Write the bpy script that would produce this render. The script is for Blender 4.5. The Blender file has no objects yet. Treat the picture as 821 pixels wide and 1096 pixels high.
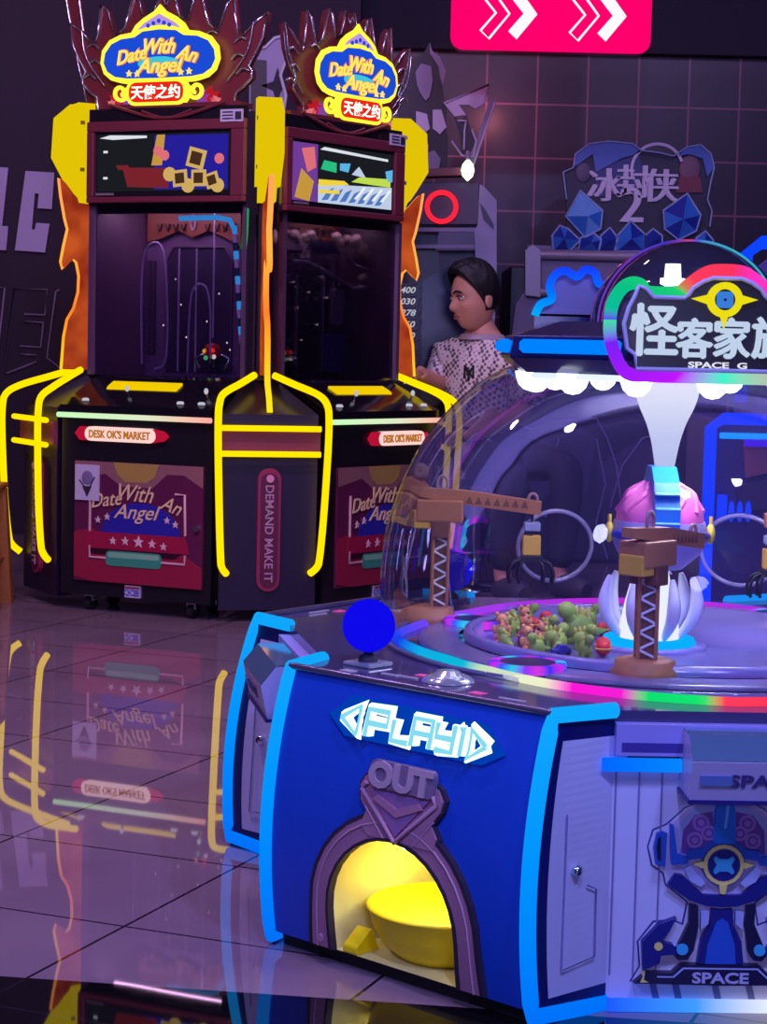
import bpy, bmesh, math, random
from mathutils import Vector, Matrix
from mathutils.bvhtree import BVHTree
random.seed(7)
SC = bpy.context.scene
COL = SC.collection
PI = math.pi
R = math.radians

# ------------------------------------------------------------------ materials
def lin(c):
    out = []
    for v in c[:3]:
        v = v / 255.0
        out.append(v / 12.92 if v <= 0.04045 else ((v + 0.055) / 1.055) ** 2.4)
    return (*out, 1.0)
_M = {}
def P(name, rgb, rough=0.5, metal=0.0, spec=0.5, noise=0.0, nscale=30.0, coat=0.0, sss=0.0):
    """plain surface; noise = strength of a fine procedural mottling"""
    if name in _M: return _M[name]
    m = bpy.data.materials.new(name); m.use_nodes = True
    nt = m.node_tree; b = nt.nodes['Principled BSDF']
    b.inputs['Base Color'].default_value = lin(rgb)
    b.inputs['Roughness'].default_value = rough
    b.inputs['Metallic'].default_value = metal
    b.inputs['Specular IOR Level'].default_value = spec
    b.inputs['Coat Weight'].default_value = coat
    if noise > 0:
        tc = nt.nodes.new('ShaderNodeTexCoord')
        n = nt.nodes.new('ShaderNodeTexNoise'); n.inputs['Scale'].default_value = nscale
        n.inputs['Detail'].default_value = 4
        nt.links.new(tc.outputs['Object'], n.inputs['Vector'])
        mx = nt.nodes.new('ShaderNodeMix'); mx.data_type = 'RGBA'
        c = lin(rgb)
        mx.inputs['A'].default_value = (c[0]*(1-noise), c[1]*(1-noise), c[2]*(1-noise), 1)
        mx.inputs['B'].default_value = (min(1, c[0]*(1+noise)), min(1, c[1]*(1+noise)), min(1, c[2]*(1+noise)), 1)
        nt.links.new(n.outputs['Fac'], mx.inputs['Factor'])
        nt.links.new(mx.outputs['Result'], b.inputs['Base Color'])
    _M[name] = m
    return m
def E(name, rgb, strength=1.0):
    """a thing that gives off light: neon, lamps, lit screens and signs"""
    if name in _M: return _M[name]
    m = bpy.data.materials.new(name); m.use_nodes = True
    nt = m.node_tree; nt.nodes.clear()
    e = nt.nodes.new('ShaderNodeEmission'); o = nt.nodes.new('ShaderNodeOutputMaterial')
    e.inputs['Color'].default_value = lin(rgb); e.inputs['Strength'].default_value = strength
    nt.links.new(e.outputs[0], o.inputs['Surface'])
    _M[name] = m
    return m
def E_noise(name, ca, cb, scale, strength):
    """edge-lit acrylic: glow mottled between two colours"""
    if name in _M: return _M[name]
    m = bpy.data.materials.new(name); m.use_nodes = True
    nt = m.node_tree; nt.nodes.clear()
    tc = nt.nodes.new('ShaderNodeTexCoord'); n = nt.nodes.new('ShaderNodeTexNoise'); n.inputs['Scale'].default_value = scale
    nt.links.new(tc.outputs['Object'], n.inputs['Vector'])
    r = ramp_nodes(nt, [(0.35, ca), (0.68, cb)]); nt.links.new(n.outputs['Fac'], r.inputs['Fac'])
    e = nt.nodes.new('ShaderNodeEmission'); o = nt.nodes.new('ShaderNodeOutputMaterial')
    e.inputs['Strength'].default_value = strength
    nt.links.new(r.outputs['Color'], e.inputs['Color']); nt.links.new(e.outputs[0], o.inputs['Surface'])
    _M[name] = m
    return m
def ramp_nodes(nt, stops, mode='LINEAR'):
    r = nt.nodes.new('ShaderNodeValToRGB'); r.color_ramp.interpolation = mode
    el = r.color_ramp.elements
    while len(el) < len(stops): el.new(0.5)
    for e_, (p, c) in zip(el, stops): e_.position = p; e_.color = lin(c)
    return r
def E_radial(name, stops, strength=1.0, repeat=1.0, plane='XY', centre=(0,0,0)):
    """LED strip whose colours run round its own centre"""
    if name in _M: return _M[name]
    m = bpy.data.materials.new(name); m.use_nodes = True
    nt = m.node_tree; nt.nodes.clear()
    tc = nt.nodes.new('ShaderNodeTexCoord'); mp = nt.nodes.new('ShaderNodeMapping')
    mp.inputs['Location'].default_value = [-c for c in centre]
    nt.links.new(tc.outputs['Object'], mp.inputs['Vector'])
    src = mp.outputs['Vector']
    if plane == 'XZ':
        sp = nt.nodes.new('ShaderNodeSeparateXYZ'); cb = nt.nodes.new('ShaderNodeCombineXYZ')
        nt.links.new(src, sp.inputs[0]); nt.links.new(sp.outputs['X'], cb.inputs['X']); nt.links.new(sp.outputs['Z'], cb.inputs['Y'])
        src = cb.outputs[0]
    g = nt.nodes.new('ShaderNodeTexGradient'); g.gradient_type = 'RADIAL'
    nt.links.new(src, g.inputs['Vector'])
    mu = nt.nodes.new('ShaderNodeMath'); mu.operation = 'MULTIPLY'; mu.inputs[1].default_value = repeat
    fr = nt.nodes.new('ShaderNodeMath'); fr.operation = 'FRACT'
    nt.links.new(g.outputs['Fac'], mu.inputs[0]); nt.links.new(mu.outputs[0], fr.inputs[0])
    r = ramp_nodes(nt, stops)
    nt.links.new((fr if repeat != 1.0 else g).outputs[0], r.inputs['Fac'])
    e = nt.nodes.new('ShaderNodeEmission'); o = nt.nodes.new('ShaderNodeOutputMaterial')
    e.inputs['Strength'].default_value = strength
    nt.links.new(r.outputs['Color'], e.inputs['Color']); nt.links.new(e.outputs[0], o.inputs['Surface'])
    _M[name] = m
    return m
def E_axis(name, stops, axis='Z', lo=0.0, hi=1.0, strength=1.0):
    """lit strip whose colour changes along one of its own axes"""
    if name in _M: return _M[name]
    m = bpy.data.materials.new(name); m.use_nodes = True
    nt = m.node_tree; nt.nodes.clear()
    tc = nt.nodes.new('ShaderNodeTexCoord'); sp = nt.nodes.new('ShaderNodeSeparateXYZ')
    nt.links.new(tc.outputs['Object'], sp.inputs[0])
    mr = nt.nodes.new('ShaderNodeMapRange'); mr.inputs['From Min'].default_value = lo; mr.inputs['From Max'].default_value = hi
    nt.links.new(sp.outputs[axis], mr.inputs['Value'])
    r = ramp_nodes(nt, stops); nt.links.new(mr.outputs[0], r.inputs['Fac'])
    e = nt.nodes.new('ShaderNodeEmission'); o = nt.nodes.new('ShaderNodeOutputMaterial')
    e.inputs['Strength'].default_value = strength
    nt.links.new(r.outputs['Color'], e.inputs['Color']); nt.links.new(e.outputs[0], o.inputs['Surface'])
    _M[name] = m
    return m
def GLASS(name, tint=(235,235,250), refl=0.9, haze=0.0, hazecol=(150,130,200), rough=0.02, ior=1.45):
    """thin clear acrylic: see-through, mirror at grazing angles, a little milky if asked"""
    if name in _M: return _M[name]
    m = bpy.data.materials.new(name); m.use_nodes = True
    nt = m.node_tree; nt.nodes.clear()
    t = nt.nodes.new('ShaderNodeBsdfTransparent'); t.inputs[0].default_value = lin(tint)
    g = nt.nodes.new('ShaderNodeBsdfGlossy'); g.inputs['Roughness'].default_value = rough
    f = nt.nodes.new('ShaderNodeFresnel'); f.inputs['IOR'].default_value = ior
    mu = nt.nodes.new('ShaderNodeMath'); mu.operation = 'MULTIPLY'; mu.inputs[1].default_value = refl
    mx = nt.nodes.new('ShaderNodeMixShader'); o = nt.nodes.new('ShaderNodeOutputMaterial')
    nt.links.new(f.outputs[0], mu.inputs[0]); nt.links.new(mu.outputs[0], mx.inputs[0])
    base = t.outputs[0]
    if haze > 0:
        d = nt.nodes.new('ShaderNodeBsdfDiffuse'); d.inputs[0].default_value = lin(hazecol)
        m2 = nt.nodes.new('ShaderNodeMixShader'); m2.inputs[0].default_value = haze
        nt.links.new(base, m2.inputs[1]); nt.links.new(d.outputs[0], m2.inputs[2]); base = m2.outputs[0]
    nt.links.new(base, mx.inputs[1]); nt.links.new(g.outputs[0], mx.inputs[2])
    nt.links.new(mx.outputs[0], o.inputs['Surface'])
    _M[name] = m
    return m

# ------------------------------------------------------------------ mesh builder
_TXT = {}
def text_mesh(s, bold=0.0, shear=0.0, depth=0.0):
    k = (s, bold, shear, depth)
    if k in _TXT: return _TXT[k]
    cu = bpy.data.curves.new('txt', 'FONT'); cu.body = s; cu.size = 1.0
    cu.align_x = 'CENTER'; cu.align_y = 'CENTER'; cu.resolution_u = 3
    cu.offset = bold; cu.shear = shear; cu.extrude = depth / 2
    ob = bpy.data.objects.new('txt', cu); COL.objects.link(ob)
    dg = bpy.context.evaluated_depsgraph_get(); dg.update()
    me = bpy.data.meshes.new_from_object(ob.evaluated_get(dg))
    vs = [tuple(v.co) for v in me.vertices]; fs = [tuple(p.vertices) for p in me.polygons]
    bpy.data.objects.remove(ob); bpy.data.curves.remove(cu); bpy.data.meshes.remove(me)
    if vs:
        cx = (min(v[0] for v in vs) + max(v[0] for v in vs)) / 2; cy = (min(v[1] for v in vs) + max(v[1] for v in vs)) / 2
        vs = [(v[0]-cx, v[1]-cy, v[2]) for v in vs]
    _TXT[k] = (vs, fs)
    return _TXT[k]
class MB:
    """collects shapes; build() links them as ONE mesh object. Local frame: x right, y into the thing, z up."""
    def __init__(s, warp=None):
        s.v = []; s.f = []; s.fm = []; s.fs = []; s.mats = []; s.M = Matrix.Identity(4); s.warp = warp
    def mi(s, m):
        if m not in s.mats: s.mats.append(m)
        return s.mats.index(m)
    def add(s, vs, fs, m, smooth=False):
        b = len(s.v); k = s.mi(m)
        for p in vs:
            q = s.M @ Vector(p)
            if s.warp: q = Vector(s.warp(q))
            s.v.append(q)
        for f in fs:
            s.f.append([b + i for i in f]); s.fm.append(k); s.fs.append(smooth)
        return s
    def box(s, x0, x1, y0, y1, z0, z1, m, bev=0.0, rot=None):
        if bev <= 0 and rot is None:
            vs = [(x0,y0,z0),(x1,y0,z0),(x1,y1,z0),(x0,y1,z0),(x0,y0,z1),(x1,y0,z1),(x1,y1,z1),(x0,y1,z1)]
            fs = [(0,3,2,1),(4,5,6,7),(0,1,5,4),(1,2,6,5),(2,3,7,6),(3,0,4,7)]
            return s.add(vs, fs, m)
        bm = bmesh.new(); bmesh.ops.create_cube(bm, size=1.0)
        c = Vector(((x0+x1)/2, (y0+y1)/2, (z0+z1)/2)); d = (x1-x0, y1-y0, z1-z0)
        for v in bm.verts: v.co = Vector((v.co.x*d[0], v.co.y*d[1], v.co.z*d[2]))
        if bev > 0: bmesh.ops.bevel(bm, geom=bm.edges[:], offset=min(bev, min(map(abs, d))*0.45), segments=2, affect='EDGES', profile=0.5)
        if rot is not None:
            for v in bm.verts: v.co = rot @ v.co
        for v in bm.verts: v.co += c
        bm.verts.index_update()
        s.add([tuple(v.co) for v in bm.verts], [[v.index for v in f.verts] for f in bm.faces], m); bm.free()
        return s
    def prism(s, pts, y0, y1, m, side=None):
        """polygon in x-z, from y0 (front) to y1 (back)"""
        a = sum(pts[i][0]*pts[(i+1) % len(pts)][1] - pts[(i+1) % len(pts)][0]*pts[i][1] for i in range(len(pts)))
        if a < 0: pts = pts[::-1]
        n = len(pts)
        vs = [(p[0], y0, p[1]) for p in pts] + [(p[0], y1, p[1]) for p in pts]
        s.add(vs, [list(range(n)), list(range(2*n-1, n-1, -1))], m)
        s.add(vs, [[(i+1) % n, i, n+i, n+(i+1) % n] for i in range(n)], side or m)
        return s
    def prismz(s, pts, z0, z1, m, side=None):
        a = sum(pts[i][0]*pts[(i+1) % len(pts)][1] - pts[(i+1) % len(pts)][0]*pts[i][1] for i in range(len(pts)))
        if a < 0: pts = pts[::-1]
        n = len(pts)
        vs = [(p[0], p[1], z0) for p in pts] + [(p[0], p[1], z1) for p in pts]
        s.add(vs, [list(range(n-1, -1, -1)), list(range(n, 2*n))], m)
        s.add(vs, [[i, (i+1) % n, n+(i+1) % n, n+i] for i in range(n)], side or m)
        return s
    def prismx(s, pts, x0, x1, m, side=None):
        """polygon in y-z, from x0 to x1"""
        a = sum(pts[i][0]*pts[(i+1) % len(pts)][1] - pts[(i+1) % len(pts)][0]*pts[i][1] for i in range(len(pts)))
        if a < 0: pts = pts[::-1]
        n = len(pts)
        vs = [(x0, p[0], p[1]) for p in pts] + [(x1, p[0], p[1]) for p in pts]
        s.add(vs, [list(range(n-1, -1, -1)), list(range(n, 2*n))], m)
        s.add(vs, [[i, (i+1) % n, n+(i+1) % n, n+i] for i in range(n)], side or m)
        return s
    def tube(s, pts, r, m, closed=False, n=8, flat=None):
        pts = [Vector(p) for p in pts]; N = len(pts)
        if N < 2: return s
        rr = r if isinstance(r, (list, tuple)) else [r]*N
        tg = []
        for i in range(N):
            a = pts[(i-1) % N] if (closed or i > 0) else pts[i]; b = pts[(i+1) % N] if (closed or i < N-1) else pts[i]
            t = b - a
            tg.append(t.normalized() if t.length > 1e-9 else Vector((0,0,1)))
        up = Vector((0,0,1)) if abs(tg[0].z) < 0.9 else Vector((0,1,0))
        nrm = (up - tg[0]*up.dot(tg[0])).normalized(); vs = []
        for i in range(N):
            nrm = nrm - tg[i]*nrm.dot(tg[i])
            if nrm.length < 1e-6: nrm = tg[i].orthogonal()
            nrm.normalize(); bn = tg[i].cross(nrm)
            for k in range(n):
                a = 2*PI*k/n
                vs.append(pts[i] + (nrm*math.cos(a) + bn*math.sin(a))*rr[i])
        fs = []
        for i in range(N if closed else N-1):
            j = (i+1) % N
            for k in range(n):
                fs.append((i*n+k, i*n+(k+1) % n, j*n+(k+1) % n, j*n+k))
        s.add(vs, fs, m, True)
        if not closed: s.add(vs, [list(range(n-1, -1, -1)), list(range((N-1)*n, N*n))], m)
        return s
    def lathe(s, prof, m, c=(0,0,0), n=32, smooth=True, cap=True, a0=0.0, a1=2*PI):
        full = abs(a1-a0-2*PI) < 1e-6; cnt = n if full else n+1; vs = []
        for r, z in prof:
            for k in range(cnt):
                a = a0 + (a1-a0)*k/n
                vs.append((c[0]+r*math.cos(a), c[1]+r*math.sin(a), c[2]+z))
        fs = []
        for i in range(len(prof)-1):
            for k in range(n):
                k2 = (k+1) % cnt
                fs.append((i*cnt+k, i*cnt+k2, (i+1)*cnt+k2, (i+1)*cnt+k))
        s.add(vs, fs, m, smooth)
        if cap and full:
            L = len(prof)-1
            if prof[0][0] > 1e-4: s.add(vs, [list(range(cnt-1, -1, -1))], m)
            if prof[L][0] > 1e-4: s.add(vs, [list(range(L*cnt, (L+1)*cnt))], m)
        return s
    def ell(s, c, r, m, n=16, k=10, rot=None):
        vs = []; fs = []
        for i in range(k+1):
            t = PI*i/k
            for j in range(n):
                a = 2*PI*j/n
                p = Vector((r[0]*math.sin(t)*math.cos(a), r[1]*math.sin(t)*math.sin(a), r[2]*math.cos(t)))
                if rot is not None: p = rot @ p
                vs.append(Vector(c)+p)
        for i in range(k):
            for j in range(n):
                fs.append((i*n+j, (i+1)*n+j, (i+1)*n+(j+1) % n, i*n+(j+1) % n))
        return s.add(vs, fs, m, True)
    def disc(s, x, z, rad, y0, y1, m, n=24, rz=None):
        rz = rz or rad
        return s.prism([(x+rad*math.cos(2*PI*k/n), z+rz*math.sin(2*PI*k/n)) for k in range(n)], y0, y1, m)
    def ringxz(s, x, z, r0, r1, y0, y1, m, n=28, a0=0.0, a1=2*PI):
        """flat ring in the x-z plane"""
        vs = []; fs = []
        full = abs(a1-a0-2*PI) < 1e-6
        for k in range(n+1):
            a = a0+(a1-a0)*k/n
            for (r, y) in ((r0,y0),(r1,y0),(r1,y1),(r0,y1)):
                vs.append((x+r*math.cos(a), y, z+r*math.sin(a)))
        for k in range(n):
            for q in range(4):
                fs.append((k*4+q, k*4+(q+1) % 4, (k+1)*4+(q+1) % 4, (k+1)*4+q))
        if not full: fs += [(0,1,2,3), (n*4+3,n*4+2,n*4+1,n*4)]
        return s.add(vs, fs, m)
    def text(s, t, size, x, y, z, m, depth=0.004, rot=0.0, shear=0.0, bold=0.0, sx=1.0, vert=False):
        """lettering standing in the x-z plane, read from -y"""
        vs, fs = text_mesh(t, bold, shear, 0.02)
        c, sn = math.cos(rot), math.sin(rot)
        out = []
        for (a, b, d) in vs:
            px, pz = a*size*sx, b*size
            out.append((x + px*c - pz*sn, y - (d/0.02)*depth, z + px*sn + pz*c))
        return s.add(out, fs, m)
    def loft(s, secs, m, top=None):
        """box-like body through sections (y, half width, z bottom, z top)"""
        vs = []
        for y, hw, zb, zt in secs: vs += [(-hw,y,zb),(hw,y,zb),(hw,y,zt),(-hw,y,zt)]
        n = len(secs)
        s.add(vs, [(0,1,2,3), tuple(4*(n-1)+k for k in (3,2,1,0))], m)
        for i in range(n-1):
            a, b = 4*i, 4*i+4
            s.add(vs, [(a,b,b+1,a+1),(a+1,b+1,b+2,a+2),(a+3,b+3,b,a)], m); s.add(vs, [(a+2,b+2,b+3,a+3)], top or m)
        return s
    def build(s, name, parent=None, label=None, kind=None, bevel=0.0, merge=False):
        me = bpy.data.meshes.new(name)
        me.from_pydata([tuple(v) for v in s.v], [], s.f)
        for m in s.mats: me.materials.append(m)
        me.polygons.foreach_set('material_index', s.fm)
        me.polygons.foreach_set('use_smooth', s.fs)
        me.update()
        o = bpy.data.objects.new(name, me); COL.objects.link(o)
        if parent is not None: o.parent = parent
        if label: o['label'] = label
        if kind: o['kind'] = kind
        if bevel > 0:
            md = o.modifiers.new('bevel', 'BEVEL'); md.width = bevel; md.segments = 2; md.limit_method = 'ANGLE'; md.angle_limit = R(40)
        return o
def thing(name, label, cat, loc=(0,0,0), rz=0.0, group=None, scale=1.0):
    o = bpy.data.objects.new(name, None); COL.objects.link(o)
    o.location = loc; o.rotation_euler = (0,0,rz); o.scale = (scale,)*3
    o['label'] = label; o['category'] = cat
    if group: o['group'] = group
    return o
def tag(o, label, cat, group=None):
    o['label'] = label; o['category'] = cat
    if group: o['group'] = group
    return o
def kids(o): return [c for c in bpy.data.objects if c.parent == o]
def copy_tree(o, parent=None):
    c = o.copy(); COL.objects.link(c); c.parent = parent
    for ch in kids(o): copy_tree(ch, c)
    return c
def mirror(half):
    """half outline from top centre to bottom centre (x>=0) -> closed outline"""
    return half + [(-x, z) for (x, z) in reversed(half) if abs(x) > 1e-6]
def star(x, z, r, n=5, q=0.42, rot=PI/2):
    return [(x + (r if k % 2 == 0 else r*q)*math.cos(rot+PI*k/n), z + (r if k % 2 == 0 else r*q)*math.sin(rot+PI*k/n)) for k in range(2*n)]
def rrect(x0, x1, z0, z1, r, n=4):
    out = []
    for cx, cz, a in ((x1-r,z1-r,0),(x0+r,z1-r,90),(x0+r,z0+r,180),(x1-r,z0+r,270)):
        for k in range(n+1):
            t = R(a+90*k/n); out.append((cx+r*math.cos(t), cz+r*math.sin(t)))
    return out
def bez(pts, n=8):
    """smooth open curve through points (Catmull-Rom)"""
    P_ = [Vector(p) for p in pts]; out = []
    for i in range(len(P_)-1):
        p0 = P_[max(i-1,0)]; p1 = P_[i]; p2 = P_[i+1]; p3 = P_[min(i+2,len(P_)-1)]
        for k in range(n):
            t = k/n
            out.append(0.5*((2*p1)+(p2-p0)*t+(2*p0-5*p1+4*p2-p3)*t*t+(3*p1-p0-3*p2+p3)*t**3))
    out.append(P_[-1])
    return out

# ------------------------------------------------------------------ camera
CAM_H, FPX = 1.15, 2100.0
cam_d = bpy.data.cameras.new('camera'); cam = bpy.data.objects.new('camera', cam_d); COL.objects.link(cam)
cam_d.sensor_fit = 'VERTICAL'; cam_d.sensor_height = 36.0; cam_d.lens = FPX/1096.0*36.0
cam_d.clip_start = 0.05; cam_d.clip_end = 100
CM = Matrix.Translation((0,0,CAM_H)) @ Matrix.Rotation(R(90-4.82),4,'X') @ Matrix.Rotation(R(1.36),4,'Z')
cam.matrix_world = CM
SC.camera = cam
def at(px, py, Y):
    """point of the place seen at photo pixel (px,py) at distance Y down the room"""
    d = CM.to_3x3() @ Vector(((px-410.5)/FPX, -(py-548)/FPX, -1.0))
    return Vector((0,0,CAM_H)) + d*(Y/d.y)
def atz(px, py, z):
    d = CM.to_3x3() @ Vector(((px-410.5)/FPX, -(py-548)/FPX, -1.0))
    return Vector((0,0,CAM_H)) + d*((z-CAM_H)/d.z)

vs_ = SC.view_settings
vs_.view_transform = 'Standard'; vs_.look = 'None'; vs_.gamma = 1.0; vs_.use_curve_mapping = False; vs_.exposure = 0.0
# ------------------------------------------------------------------ shared materials
BLACK = P('black_gloss_paint', (26,20,30), 0.28)
BLACKM = P('black_matte', (16,12,20), 0.7)
DARKPURPLE = P('dark_purple_panel', (44,24,52), 0.5)
MAROON = P('maroon_paint', (110,38,56), 0.4)
MAROON_D = P('dark_maroon_acrylic', (112,42,52), 0.3)
SILVER = P('silver_edge', (200,190,205), 0.25, 0.9)
CHROME = P('chrome', (220,220,230), 0.12, 1.0)
WHITE = P('white_plastic', (225,220,232), 0.45)
LILAC = P('pale_lilac_panel', (196,190,232), 0.42, noise=0.06, nscale=6)
NEON_Y = E('yellow_neon', (255,214,0), 1.25)
NEON_O = E('orange_neon', (255,140,20), 1.3)
LAMP_Y = E('yellow_lamp_glow', (232,200,6), 0.95)
NEON_B = E('blue_neon', (0,150,255), 1.35)
NEON_DB = E('deep_blue_neon', (10,60,255), 1.3)
LEDW = E('white_led', (235,240,255), 2.2)
PAPER = P('white_paper', (190,175,200), 0.8)
INK = P('dark_ink', (40,26,50), 0.7)
GOLD = E('gold_lit_lettering', (255,210,110), 1.1)

# ------------------------------------------------------------------ floor
def floor_material():
    m = bpy.data.materials.new('polished_floor_tiles'); m.use_nodes = True
    nt = m.node_tree; b = nt.nodes['Principled BSDF']; L = nt.links
    tc = nt.nodes.new('ShaderNodeTexCoord')
    def dot(v):
        n = nt.nodes.new('ShaderNodeVectorMath'); n.operation = 'DOT_PRODUCT'; n.inputs[1].default_value = v
        L.new(tc.outputs['Object'], n.inputs[0]); return n.outputs['Value']
    def mth(op, a, bv=None, c=None):
        n = nt.nodes.new('ShaderNodeMath'); n.operation = op
        for i, q in enumerate((a, bv, c)):
            if q is None: continue
            if isinstance(q, (int, float)): n.inputs[i].default_value = q
            else: L.new(q, n.inputs[i])
        return n.outputs[0]
    u = mth('DIVIDE', mth('ADD', dot((0.927,-0.3746,0)), 1.872), 0.573)
    v = mth('DIVIDE', mth('ADD', dot((0.3746,0.927,0)), -4.322), 0.5)
    def joint(q, size):
        f = mth('ABSOLUTE', mth('SUBTRACT', mth('FRACT', mth('ADD', q, 0.5)), 0.5))
        return mth('LESS_THAN', f, 0.0035/size)
    j = mth('MAXIMUM', joint(u, 0.573), joint(v, 0.5))
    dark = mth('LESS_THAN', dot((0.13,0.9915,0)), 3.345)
    ns = nt.nodes.new('ShaderNodeTexNoise'); ns.inputs['Scale'].default_value = 2.2; ns.inputs['Detail'].default_value = 5
    L.new(tc.outputs['Object'], ns.inputs['Vector'])
    r = ramp_nodes(nt, [(0.3,(122,97,117)),(0.7,(140,115,132))]); L.new(ns.outputs['Fac'], r.inputs['Fac'])
    def mix(f, a, bcol):
        n = nt.nodes.new('ShaderNodeMix'); n.data_type = 'RGBA'
        L.new(f, n.inputs['Factor'])
        L.new(a, n.inputs['A']); n.inputs['B'].default_value = lin(bcol)
        return n.outputs['Result']
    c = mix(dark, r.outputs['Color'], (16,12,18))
    c = mix(j, c, (34,24,36))
    L.new(c, b.inputs['Base Color'])
    b.inputs['Roughness'].default_value = 0.022
    b.inputs['Specular IOR Level'].default_value = 0.85
    bp = nt.nodes.new('ShaderNodeBump'); bp.inputs['Strength'].default_value = 0.006; bp.inputs['Distance'].default_value = 0.02
    n2 = nt.nodes.new('ShaderNodeTexNoise'); n2.inputs['Scale'].default_value = 3.0; n2.inputs['Detail'].default_value = 1
    L.new(tc.outputs['Object'], n2.inputs['Vector']); L.new(n2.outputs['Fac'], bp.inputs['Height'])
    L.new(bp.outputs['Normal'], b.inputs['Normal'])
    return m
def structure(mb, name, parent=None):
    return mb.build(name, parent, kind='structure')
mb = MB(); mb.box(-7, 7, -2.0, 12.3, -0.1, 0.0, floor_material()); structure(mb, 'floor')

def wall_tiles():
    m = bpy.data.materials.new('dark_purple_wall_tiles'); m.use_nodes = True
    nt = m.node_tree; b = nt.nodes['Principled BSDF']; L = nt.links
    tc = nt.nodes.new('ShaderNodeTexCoord'); sp = nt.nodes.new('ShaderNodeSeparateXYZ'); cb = nt.nodes.new('ShaderNodeCombineXYZ')
    L.new(tc.outputs['Object'], sp.inputs[0]); L.new(sp.outputs['X'], cb.inputs['X']); L.new(sp.outputs['Z'], cb.inputs['Y'])
    mp = nt.nodes.new('ShaderNodeMapping'); mp.inputs['Location'].default_value = (-0.866+0.305*6, -2.626+0.32*9, 0)
    L.new(cb.outputs[0], mp.inputs['Vector'])
    br = nt.nodes.new('ShaderNodeTexBrick'); br.offset = 0.0; br.squash = 1.0
    br.inputs['Scale'].default_value = 1.0; br.inputs['Brick Width'].default_value = 0.305; br.inputs['Row Height'].default_value = 0.32
    br.inputs['Mortar Size'].default_value = 0.006; br.inputs['Mortar Smooth'].default_value = 0.1
    br.inputs['Color1'].default_value = lin((56,34,64)); br.inputs['Color2'].default_value = lin((62,38,68)); br.inputs['Mortar'].default_value = lin((150,88,118))
    L.new(mp.outputs[0], br.inputs['Vector']); L.new(br.outputs['Color'], b.inputs['Base Color'])
    b.inputs['Roughness'].default_value = 0.4
    return m
WALLT = wall_tiles()
WALLD = P('dark_aubergine_wall', (46,26,52), 0.75, noise=0.08, nscale=3)
LETTER = P('lilac_wall_lettering', (186,166,212), 0.7)
LETTER_O = P('grey_outline_lettering', (150,124,160), 0.7)
mb = MB(); mb.box(-0.2, 7, 12.0, 12.2, 0, 2.93, WALLT); structure(mb, 'wall_back')
mb = MB(); mb.box(-0.2, 7, 11.9, 12.2, 2.93, 3.7, P('dark_soffit', (34,26,52), 0.8)); structure(mb, 'trim_1')
mb = MB(); mb.box(-7, -0.2, 11.5, 12.2, 0, 3.7, WALLD); wl = structure(mb, 'wall_left')
mb = MB(); mb.box(-7, 7, -2.0, 12.3, 3.7, 3.8, P('dark_ceiling', (22,16,30), 0.9)); structure(mb, 'ceiling')
mb = MB(); mb.box(6.9, 7, -2.0, 12.2, 0, 3.7, WALLD); structure(mb, 'wall_right')
# big slanted letters painted on the left wall: filled row above, outlined row below
def letter_pts(pts, Y): return [(at(x, y, Y).x, at(x, y, Y).z) for x, y in pts]
def zoomL(pts): return [(x/4.22, 160+y/4.22) for x, y in pts]
mb = MB()
YW = 11.5
Cz = [(118,98),(248,106),(236,270),(172,266),(178,200),(160,200),(146,362),(160,362),(166,332),(226,336),(206,466),(70,456)]
mb.prism(letter_pts(zoomL(Cz), YW), YW-0.02, YW, LETTER)
Lz = [(-96,72),(40,84),(12,346),(40,348),(30,456),(-150,448)]
mb.prism(letter_pts(zoomL(Lz), YW), YW-0.02, YW, LETTER)
def outline(pts, closed=True):
    mb.tube([(x, YW-0.006, z) for x, z in letter_pts(zoomL(pts), YW)], 0.007, LETTER_O, closed, 4)
outline([(64,628),(214,632),(204,748),(112,744),(106,778),(196,782),(186,894),(92,888),(86,924),(166,930),(164,960),(34,1010),(20,1010)])
outline([(-70,620),(22,626),(-20,1010)], False)
outline([(270,634),(254,640),(212,940),(300,1010)], False)
structure(mb, 'wall_lettering', wl)

# ------------------------------------------------------------------ pink lightbox with chevrons, hung from the ceiling
PINK = E('pink_lightbox', (255,0,108), 1.0)
t = thing('direction_sign', 'hanging bright pink lightbox sign with white chevrons pointing right', 'sign', tuple(at(591, -15, 9.4)))
mb = MB()
w, h = 0.472, 0.305
mb.prism(rrect(-w, w, -h, h, 0.06), 0.0, 0.08, PINK, P('pink_sign_edge', (190,20,100), 0.4))
mb.build('sign_box', t)
WCH = E('white_chevron', (255,245,250), 1.05)
def chev(x, outline_only):
    pts = [(x,0.0),(x-0.094,-0.117),(x-0.134,-0.080),(x-0.064,0.003),(x-0.134,0.086),(x-0.094,0.123)]
    if outline_only: mb.tube([(a,-0.006,b) for a,b in pts], 0.0065, WCH, True, 6)
    else: mb.prism(pts, -0.012, 0.0, WCH)
for x, o_ in ((-0.197,True),(-0.066,False),(0.223,True),(0.354,False)):
    mb = MB(); mb.M = Matrix.Translation((0, 0, -0.134)); chev(x, o_); mb.build('chevron', t)
for x in (-0.36, 0.36):
    mb = MB(); mb.tube([(x,0.04,h),(x,0.04,3.7-t.location.z)], 0.01, BLACKM); mb.build('hanging_rod', t)
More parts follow.
